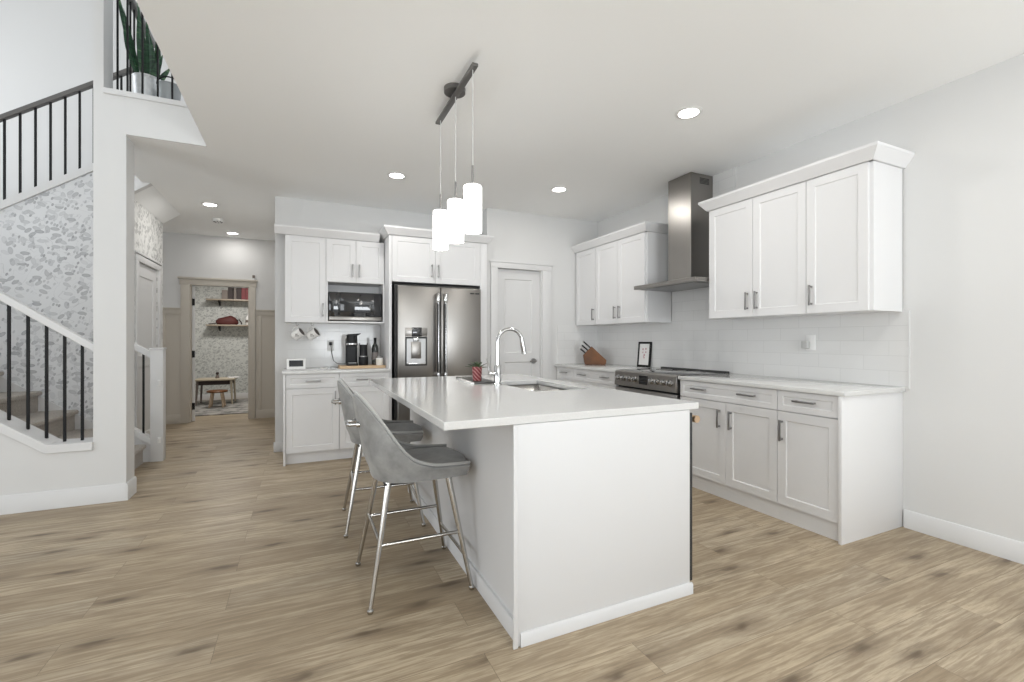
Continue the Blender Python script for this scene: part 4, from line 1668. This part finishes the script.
# ------------------------------------------------------------------ coffee counter
MW = thing('microwave', 'black and steel microwave in the wall cabinet niche', 'microwave', (0.268, LY + 0.012, 1.4245))
obj('body', box(nb(), 0.0, 0.556, 0.02, 0.31, 0.006, 0.315, 0.003), 'dark', MW)
obj('door', box(nb(), 0.118, 0.556, 0.0, 0.019, 0.052, 0.315, 0.003), 'glass', MW)
obj('control_panel', box(nb(), 0.004, 0.116, 0.0, 0.019, 0.052, 0.315, 0.003), 'glass', MW)
obj('bottom_trim', box(nb(), 0.004, 0.556, -0.002, 0.019, 0.008, 0.050, 0.003), 'steel', MW)
b = nb()
for x in (0.03, 0.52):
    for y in (0.05, 0.27):
        cyl(b, (x, y, -0.0005), (x, y, 0.0065), 0.012, seg=10)
obj('foot', b, 'black', MW)

tr = tag(obj('serving_tray', box(nb(), -0.228, 0.245, -0.13, 0.13, 0, 0.028, 0.004), 'traywood', None, (0.600, 5.27, 0.915)), 'light wooden tray under coffee machine and bottle', 'tray')
TZ = 0.9432
CM = thing('coffee_machine', 'tall black pod coffee machine on the wooden tray', 'coffee machine', (0.505, 5.28, TZ))
b = nb()
box(b, -0.058, 0.058, 0.0, 0.11, 0, 0.30, 0.02, 4)
box(b, -0.058, 0.058, -0.10, 0.10, 0, 0.028, 0.01, 3)
obj('body', b, 'plastic', CM)
b = nb()
cyl(b, (0, -0.025, 0.235), (0, -0.025, 0.325), 0.058, 0.056, 28)
obj('brew_head', b, 'plastic', CM)
obj('chrome_band', lathe(nb(), [(0.0585, 0.222), (0.0595, 0.226), (0.0595, 0.240), (0.0585, 0.244)], (0, -0.025, 0), 28), 'chrome', CM)
b = nb()
prism(b, [(-0.062, 0.3255), (-0.040, 0.340), (0.085, 0.350), (0.085, 0.342), (0.055, 0.3255)], 'x', -0.05, 0.05)
for v in b.verts:
    v.co.x, v.co.y = v.co.y, v.co.x - 0.025
bmesh.ops.recalc_face_normals(b, faces=b.faces[:])
obj('lid_lever', b, 'plastic', CM)
b = nb()
cyl(b, (0, -0.045, 0.21), (0, -0.045, 0.236), 0.014, seg=14)
obj('spout', b, 'plastic', CM)
obj('drip_grid', box(nb(), -0.04, 0.04, -0.09, -0.01, 0.0285, 0.032), 'nickel', CM)

GR = thing('milk_frother', 'short black frother jug between coffee machine and wine bottle', 'frother', (0.625, 5.255, TZ))
b = nb()
lathe(b, [(0, 0), (0.048, 0), (0.050, 0.006), (0.050, 0.095), (0.043, 0.10), (0.041, 0.20), (0.0435, 0.225), (0.040, 0.226), (0.038, 0.205), (0, 0.203)], (0, 0, 0), 26)
obj('jug', b, 'plastic', GR)
b = nb()
lathe(b, [(0.0495, 0.092), (0.052, 0.094), (0.052, 0.102), (0.0435, 0.104)], (0, 0, 0), 26)
obj('ring', b, 'nickel', GR)
b = nb()
for s_ in (-1, 1):
    prism(b, [(s_ * 0.036, 0.224), (s_ * 0.0435, 0.224), (s_ * 0.0435, 0.245), (s_ * 0.041, 0.245)], 'y', -0.018, 0.018)
obj('rim_tab', b, 'plastic', GR)

WB = thing('wine_bottle', 'dark glass wine bottle at the end of the wooden tray', 'bottle', (0.755, 5.30, TZ))
b = nb()
lathe(b, [(0, 0.008), (0.03, 0.0), (0.036, 0.004), (0.037, 0.012), (0.037, 0.185), (0.030, 0.212), (0.016, 0.235), (0.0135, 0.25), (0.0135, 0.288), (0.0155, 0.289), (0.0155, 0.30), (0, 0.30)], (0, 0, 0), 26)
obj('glass_body', b, 'bottle', WB)
obj('label', lathe(nb(), [(0.0374, 0.06), (0.0377, 0.06), (0.0377, 0.14), (0.0374, 0.14)], (0, 0, 0), 26), 'mugdark', WB)
obj('capsule', lathe(nb(), [(0.0140, 0.245), (0.0145, 0.285), (0.0160, 0.288), (0.0160, 0.302), (0, 0.303)], (0, 0, 0), 22), 'black', WB)
CJ = thing('candle_jar', 'small jar with cream label in front of wine bottle', 'jar', (0.790, 5.215, TZ))
b = nb()
lathe(b, [(0, 0), (0.036, 0), (0.038, 0.004), (0.038, 0.072), (0.034, 0.080), (0, 0.080)], (0, 0, 0), 26)
obj('jar_body', b, 'mug', CJ)
obj('lid', lathe(nb(), [(0.0, 0.080), (0.036, 0.0802), (0.037, 0.083), (0.037, 0.097), (0, 0.098)], (0, 0, 0), 26), 'nickel', CJ)
obj('label', lathe(nb(), [(0.0383, 0.015), (0.0386, 0.015), (0.0386, 0.062), (0.0383, 0.062)], (0, 0, 0), 26), 'label', CJ)

CK = thing('clock_display', 'white framed digital display on the coffee counter', 'clock', (-0.045, 5.30, 0.915), 0.0)
b = nb()
prism(b, [(-0.022, 0), (0.035, 0), (0.02, 0.108), (-0.004, 0.108)], 'x', -0.09, 0.09)
obj('case', b, 'white_pl', CK, bevel=0.004)
b = nb()
prism(b, [(-0.0215, 0.028), (-0.0165, 0.028), (-0.0055, 0.092), (-0.0105, 0.092)], 'x', -0.067, 0.067)
obj('screen', b, 'display', CK)

dsh = thing('trinket_dish', 'tiny low dish on the coffee counter beside the display', 'dish', (0.22, 5.22, 0.915))
b = nb()
lathe(b, [(0, 0), (0.03, 0), (0.04, 0.010), (0.042, 0.016), (0.039, 0.016), (0.03, 0.006), (0, 0.005)], (0, 0, 0), 24)
obj('bowl', b, 'mug', dsh)
b = nb()
lathe(b, [(0, 0.006), (0.018, 0.006), (0.014, 0.018), (0, 0.022)], (0.004, 0, 0), 14)
obj('trinket', b, 'nickel', dsh)

MGs = 'white mugs hanging under the cabinet'


def mug(loc, rz, label):
    t = thing('mug', label, 'mug', loc, rz, MGs)
    # hangs by its handle: axis tilted, opening away and down
    b = nb()
    lathe(b, [(0, 0.0), (0.042, 0.0), (0.048, 0.007), (0.050, 0.100), (0.0505, 0.104), (0.046, 0.104), (0.044, 0.014), (0, 0.012)], (0, 0, 0), 28)
    R = Matrix.Translation((0, 0, -0.095)) @ Matrix.Rotation(math.radians(58), 4, 'Y') @ Matrix.Translation((0, 0, -0.052))
    bmesh.ops.transform(b, matrix=R, verts=b.verts[:])
    body = obj('body', b, 'mug', t)
    b = nb()
    tube(b, [(-0.047, 0, 0.086), (-0.070, 0, 0.083), (-0.083, 0, 0.055), (-0.072, 0, 0.027), (-0.046, 0, 0.020)], 0.006, 10)
    bmesh.ops.transform(b, matrix=R, verts=b.verts[:])
    obj('handle', b, 'mug', t)
    b = nb()
    lathe(b, [(0, 0.0135), (0.0425, 0.0155), (0.0445, 0.096)], (0, 0, 0), 28)
    bmesh.ops.transform(b, matrix=R, verts=b.verts[:])
    obj('lining', b, 'mugdark', body)
    b = nb()
    for k in range(5):
        a = -PI / 2 + 0.35 + (k - 2) * 0.14
        r = 0.0492
        z = 0.052 + 0.012 * math.sin(k * 2.1)
        cyl(b, (r * math.cos(a), r * math.sin(a), z), ((r + 0.0008) * math.cos(a), (r + 0.0008) * math.sin(a), z), 0.006, seg=10)
    bmesh.ops.transform(b, matrix=R, verts=b.verts[:])
    obj('printed_motif', b, 'mugdark', body)
    return t


mug((-0.028, 5.34, 1.378), -0.5, 'white mug hanging under the cabinet, farther from the microwave')
mug((0.118, 5.34, 1.378), -0.5, 'white mug hanging under the cabinet, closer to the microwave')
for x in (-0.035, 0.111):
    b = nb()
    tube(b, [(0, 0, 0.0), (0, 0, -0.02), (0.008, 0, -0.034), (0.018, 0, -0.03), (0.022, 0, -0.018)], 0.0025, 8)
    cyl(b, (0, 0, -0.003), (0, 0, 0), 0.007, seg=10)
    tag(obj('cup_hook', b, 'nickel', None, (x - 0.012, 5.34, 1.405)), 'small metal hook holding a white mug', 'hook', 'cup hooks')

OU = thing('outlet', 'white wall outlet with black plug behind coffee counter', 'outlet', (0.305, 5.592, 1.155))
obj('plate', box(nb(), -0.036, 0.036, -0.006, 0, -0.06, 0.06, 0.003), 'white_pl', OU)
b = nb()
for z in (-0.022, 0.022):
    box(b, -0.017, 0.017, -0.008, -0.005, z - 0.014, z + 0.014, 0.002)
obj('receptacle', b, 'mug', OU)
CB = thing('power_cord', 'black cord running from outlet to the coffee machine', 'cord', (0.305, 5.58, 1.177))
b = nb()
box(b, -0.016, 0.016, -0.028, 0.004, -0.016, 0.02, 0.004)
obj('plug', b, 'plastic', CB)
b = nb()
tube(b, [(0.0, -0.022, -0.01), (0.008, -0.03, -0.06), (0.016, -0.03, -0.13), (0.03, -0.045, -0.19), (0.065, -0.08, -0.222), (0.12, -0.10, -0.226), (0.168, -0.16, -0.224)], 0.0035, 8)
obj('cable', b, 'plastic', CB)

# ------------------------------------------------------------------ range wall counter
KB = thing('knife_block', 'angled acacia knife block full of black handled knives', 'knife block', (3.345, 4.76, 0.915), -0.6)
b = nb()
# profile in (x, z): slanted block leaning back, knives enter its upper face
prof = [(-0.125, 0.0), (0.125, 0.0), (0.135, 0.055), (-0.045, 0.225), (-0.150, 0.115), (-0.138, 0.03)]
prism(b, prof, 'y', -0.06, 0.06)
obj('block', b, 'acacia', KB, bevel=0.004)
ax = Vector((-0.150 + 0.045, 0, 0.115 - 0.225)).normalized()      # down the slotted face
nz_ = Vector((-0.09, 0, 0.08)).normalized()
for r_ in range(3):
    for c_ in range(2):
        p = Vector((-0.045, 0, 0.225)) + ax * (0.022 + r_ * 0.046) + Vector((0, -0.028 + c_ * 0.052, 0))
        L = 0.115 - r_ * 0.018
        kt = nz_
        b = nb()
        tube(b, [p - kt * 0.004, p + kt * 0.02, p + kt * L * 0.6, p + kt * L], [0.011, 0.013, 0.014, 0.013], 10, flat=0.7)
        k_ = obj('knife_handle', b, 'plastic', KB)
        b = nb()
        cyl(b, p + kt * (L - 0.002), p + kt * (L + 0.012), 0.0125, 0.011, 10)
        obj('bolster', b, 'knife_steel', k_)

PF = thing('picture_frame', 'black framed print leaning on the tile beside the range', 'picture frame', (3.530, 4.095, 0.9155), R90)
b = nb()
W2, H2, fw = 0.105, 0.285, 0.022
for x0, x1, z0, z1 in ((-W2, W2, 0, fw), (-W2, W2, H2 - fw, H2), (-W2, -W2 + fw, fw, H2 - fw), (W2 - fw, W2, fw, H2 - fw)):
    box(b, x0, x1, 0, 0.018, z0, z1, 0.0015)
fr = obj('frame', b, 'black', PF)
pr = obj('print', box(nb(), -W2 + fw, W2 - fw, 0.006, 0.012, fw, H2 - fw), 'paper', PF)
b = nb()
for (x, z, r) in ((-0.025, 0.200, 0.013), (0.022, 0.205, 0.013), (-0.024, 0.165, 0.010), (0.024, 0.168, 0.011), (0.002, 0.135, 0.014), (0.0, 0.105, 0.010), (-0.01, 0.118, 0.007)):
    cyl(b, (x, 0.0062, z), (x, 0.0052, z), r, seg=14)
obj('print_motif', b, 'pink', pr)
for o in (fr, pr):
    o.rotation_euler = (math.radians(-5), 0, 0)

ON = thing('outlet', 'white outlet with plugged adapter on the tiled range wall', 'outlet', (3.572, 2.235, 1.20), R90)
obj('plate', box(nb(), -0.036, 0.036, -0.006, 0, -0.06, 0.06, 0.003), 'white_pl', ON)
b = nb()
box(b, -0.05, -0.002, -0.045, -0.006, -0.045, 0.012, 0.006, 3)
obj('adapter', b, mat('grey_plastic', (0.50, 0.50, 0.49), 0.5), ON)

# ------------------------------------------------------------------ hall and playroom
cm = thing('door_camera', 'tiny white sensor perched on the beige doorway casing', 'sensor', (-0.665, HY - 0.022, 2.148))
b = nb()
lathe(b, [(0, 0), (0.016, 0), (0.016, 0.006), (0.006, 0.012), (0.006, 0.03), (0, 0.031)], (0, 0, 0), 14)
obj('stand', b, 'white_pl', cm)
obj('sensor_head', box(nb(), -0.017, 0.017, -0.014, 0.014, 0.031, 0.075, 0.005), 'greybook', cm)

shelves = []
for z, lab in ((2.015, 'upper wooden wall shelf holding books in the playroom'), (1.50, 'lower wooden wall shelf holding a red bag in the playroom')):
    s_ = thing('wall_shelf', lab, 'shelf', (-1.05, 10.87, z), 0, 'playroom wall shelves')
    obj('board', box(nb(), -0.66, 0.66, -0.125, 0.129, 0, 0.03, 0.002), 'shelfwood', s_)
    for x in (-0.45, 0.45):
        b = nb()
        prism(b, [(0.128, -0.10), (0.128, 0), (-0.09, 0), (-0.09, -0.012), (0.105, -0.10)], 'x', x - 0.01, x + 0.01)
        obj('bracket', b, 'black', s_)


def book(x, w_, h_, m, label):
    t = thing('book', label, 'book', (x, 10.86, 2.0455), 0, 'playroom shelf books')
    b = nb()
    box(b, 0, 0.003, -0.09, 0.06, 0, h_)
    box(b, w_ - 0.003, w_, -0.09, 0.06, 0, h_)
    box(b, 0, w_, -0.094, -0.09, 0, h_)
    obj('cover', b, m, t)
    obj('pages', box(nb(), 0.0032, w_ - 0.0032, -0.0898, 0.055, 0.004, h_ - 0.005), 'paper', t)


book(-1.44, 0.10, 0.18, 'greybook', 'low grey book at the open end of the shelf')
book(-1.335, 0.085, 0.25, 'brownbook', 'tall dark brown book second along the shelf')
book(-1.235, 0.045, 0.225, 'greybook', 'slim grey book between the dark and brown books')
book(-1.185, 0.08, 0.245, 'brownbook', 'brown book next to the red books')
book(-1.10, 0.065, 0.235, 'redbook', 'red book beside the brown one')
book(-1.03, 0.07, 0.26, 'redbook', 'red book closest to the door casing')

BG = thing('bag', 'dark red fabric bag slumped on the lower playroom shelf', 'bag', (-1.36, 10.86, 1.5305))
b = nb()
lathe(b, [(0, 0), (0.17, 0.0), (0.20, 0.03), (0.195, 0.08), (0.15, 0.135), (0.08, 0.165), (0, 0.17)], (0, 0, 0), 26)
bmesh.ops.scale(b, vec=(1.0, 0.55, 1), verts=b.verts[:])
for v in b.verts:
    v.co.z *= 1 + 0.12 * math.sin(v.co.x * 19)
obj('body', b, 'red', BG)
b = nb()
tube(b, [(0.15, -0.03, 0.09), (0.22, -0.04, 0.10), (0.25, -0.04, 0.05), (0.26, -0.03, 0.012)], 0.012, 8)
tube(b, [(-0.15, -0.05, 0.04), (-0.21, -0.06, 0.02), (-0.27, -0.05, 0.012), (-0.31, -0.04, 0.010)], 0.010, 8)
obj('strap', b, 'brownbook', BG)
VB = thing('vase', 'white bottle vase on the lower playroom shelf', 'vase', (-0.97, 10.85, 1.5305))
b = nb()
lathe(b, [(0, 0), (0.055, 0), (0.065, 0.02), (0.065, 0.15), (0.03, 0.20), (0.026, 0.26), (0.03, 0.265), (0.02, 0.265), (0, 0.25)], (0, 0, 0), 22)
obj('body', b, 'mug', VB)
b = nb()
lathe(b, [(0.066, 0.05), (0.067, 0.05), (0.067, 0.10), (0.066, 0.10)], (0, 0, 0), 22)
obj('band', b, 'greybook', VB)

KT = thing('play_table', 'low wooden play table with dark apron under the shelves', 'table', (-1.46, 10.25, 0.014))
obj('tabletop', box(nb(), -0.32, 0.32, -0.26, 0.26, 0.45, 0.48, 0.006), 'tablewood', KT)
obj('apron', box(nb(), -0.26, 0.26, -0.21, 0.21, 0.37, 0.4495), 'brownbook', KT)
for sx in (-1, 1):
    for sy in (-1, 1):
        b = nb()
        cyl(b, (sx * 0.285, sy * 0.225, 0), (sx * 0.265, sy * 0.21, 0.45), 0.014, 0.022, 12)
        obj('leg', b, 'greybook' if sx < 0 else 'tablewood', KT)
PS = thing('play_stool', 'small wooden stool in front of the play table', 'stool', (-1.37, 9.72, 0.014))
b = nb()
lathe(b, [(0, 0.265), (0.155, 0.265), (0.165, 0.272), (0.165, 0.29), (0.157, 0.298), (0, 0.296)], (0, 0, 0), 24)
obj('seat', b, 'acacia', PS)
for i in range(4):
    a = PI / 4 + i * PI / 2
    b = nb()
    cyl(b, (0.15 * math.cos(a), 0.15 * math.sin(a), 0), (0.10 * math.cos(a), 0.10 * math.sin(a), 0.266), 0.016, 0.02, 12)
    obj('leg', b, 'stoolwood', PS)
TB = thing('toy_figure', 'small dark toy figure on the play table', 'toy', (-1.44, 10.22, 0.4942))
b = nb()
lathe(b, [(0, 0), (0.03, 0), (0.034, 0.02), (0.022, 0.06), (0, 0.07)], (0, 0, 0), 16)
obj('body', b, 'greybook', TB)
b = nb()
lathe(b, [(0, 0.062), (0.02, 0.068), (0.027, 0.09), (0.02, 0.112), (0, 0.118)], (0, 0, 0), 16)
obj('head', b, 'brownbook', TB)
PB = tag(obj('storybook', box(nb(), -0.09, 0.09, -0.07, 0.07, 0, 0.02, 0.002), 'paper', None, (-1.18, 10.22, 0.4945)), 'pale flat storybook lying on the play table', 'book')
PB.rotation_euler = (0, 0, 0.3)
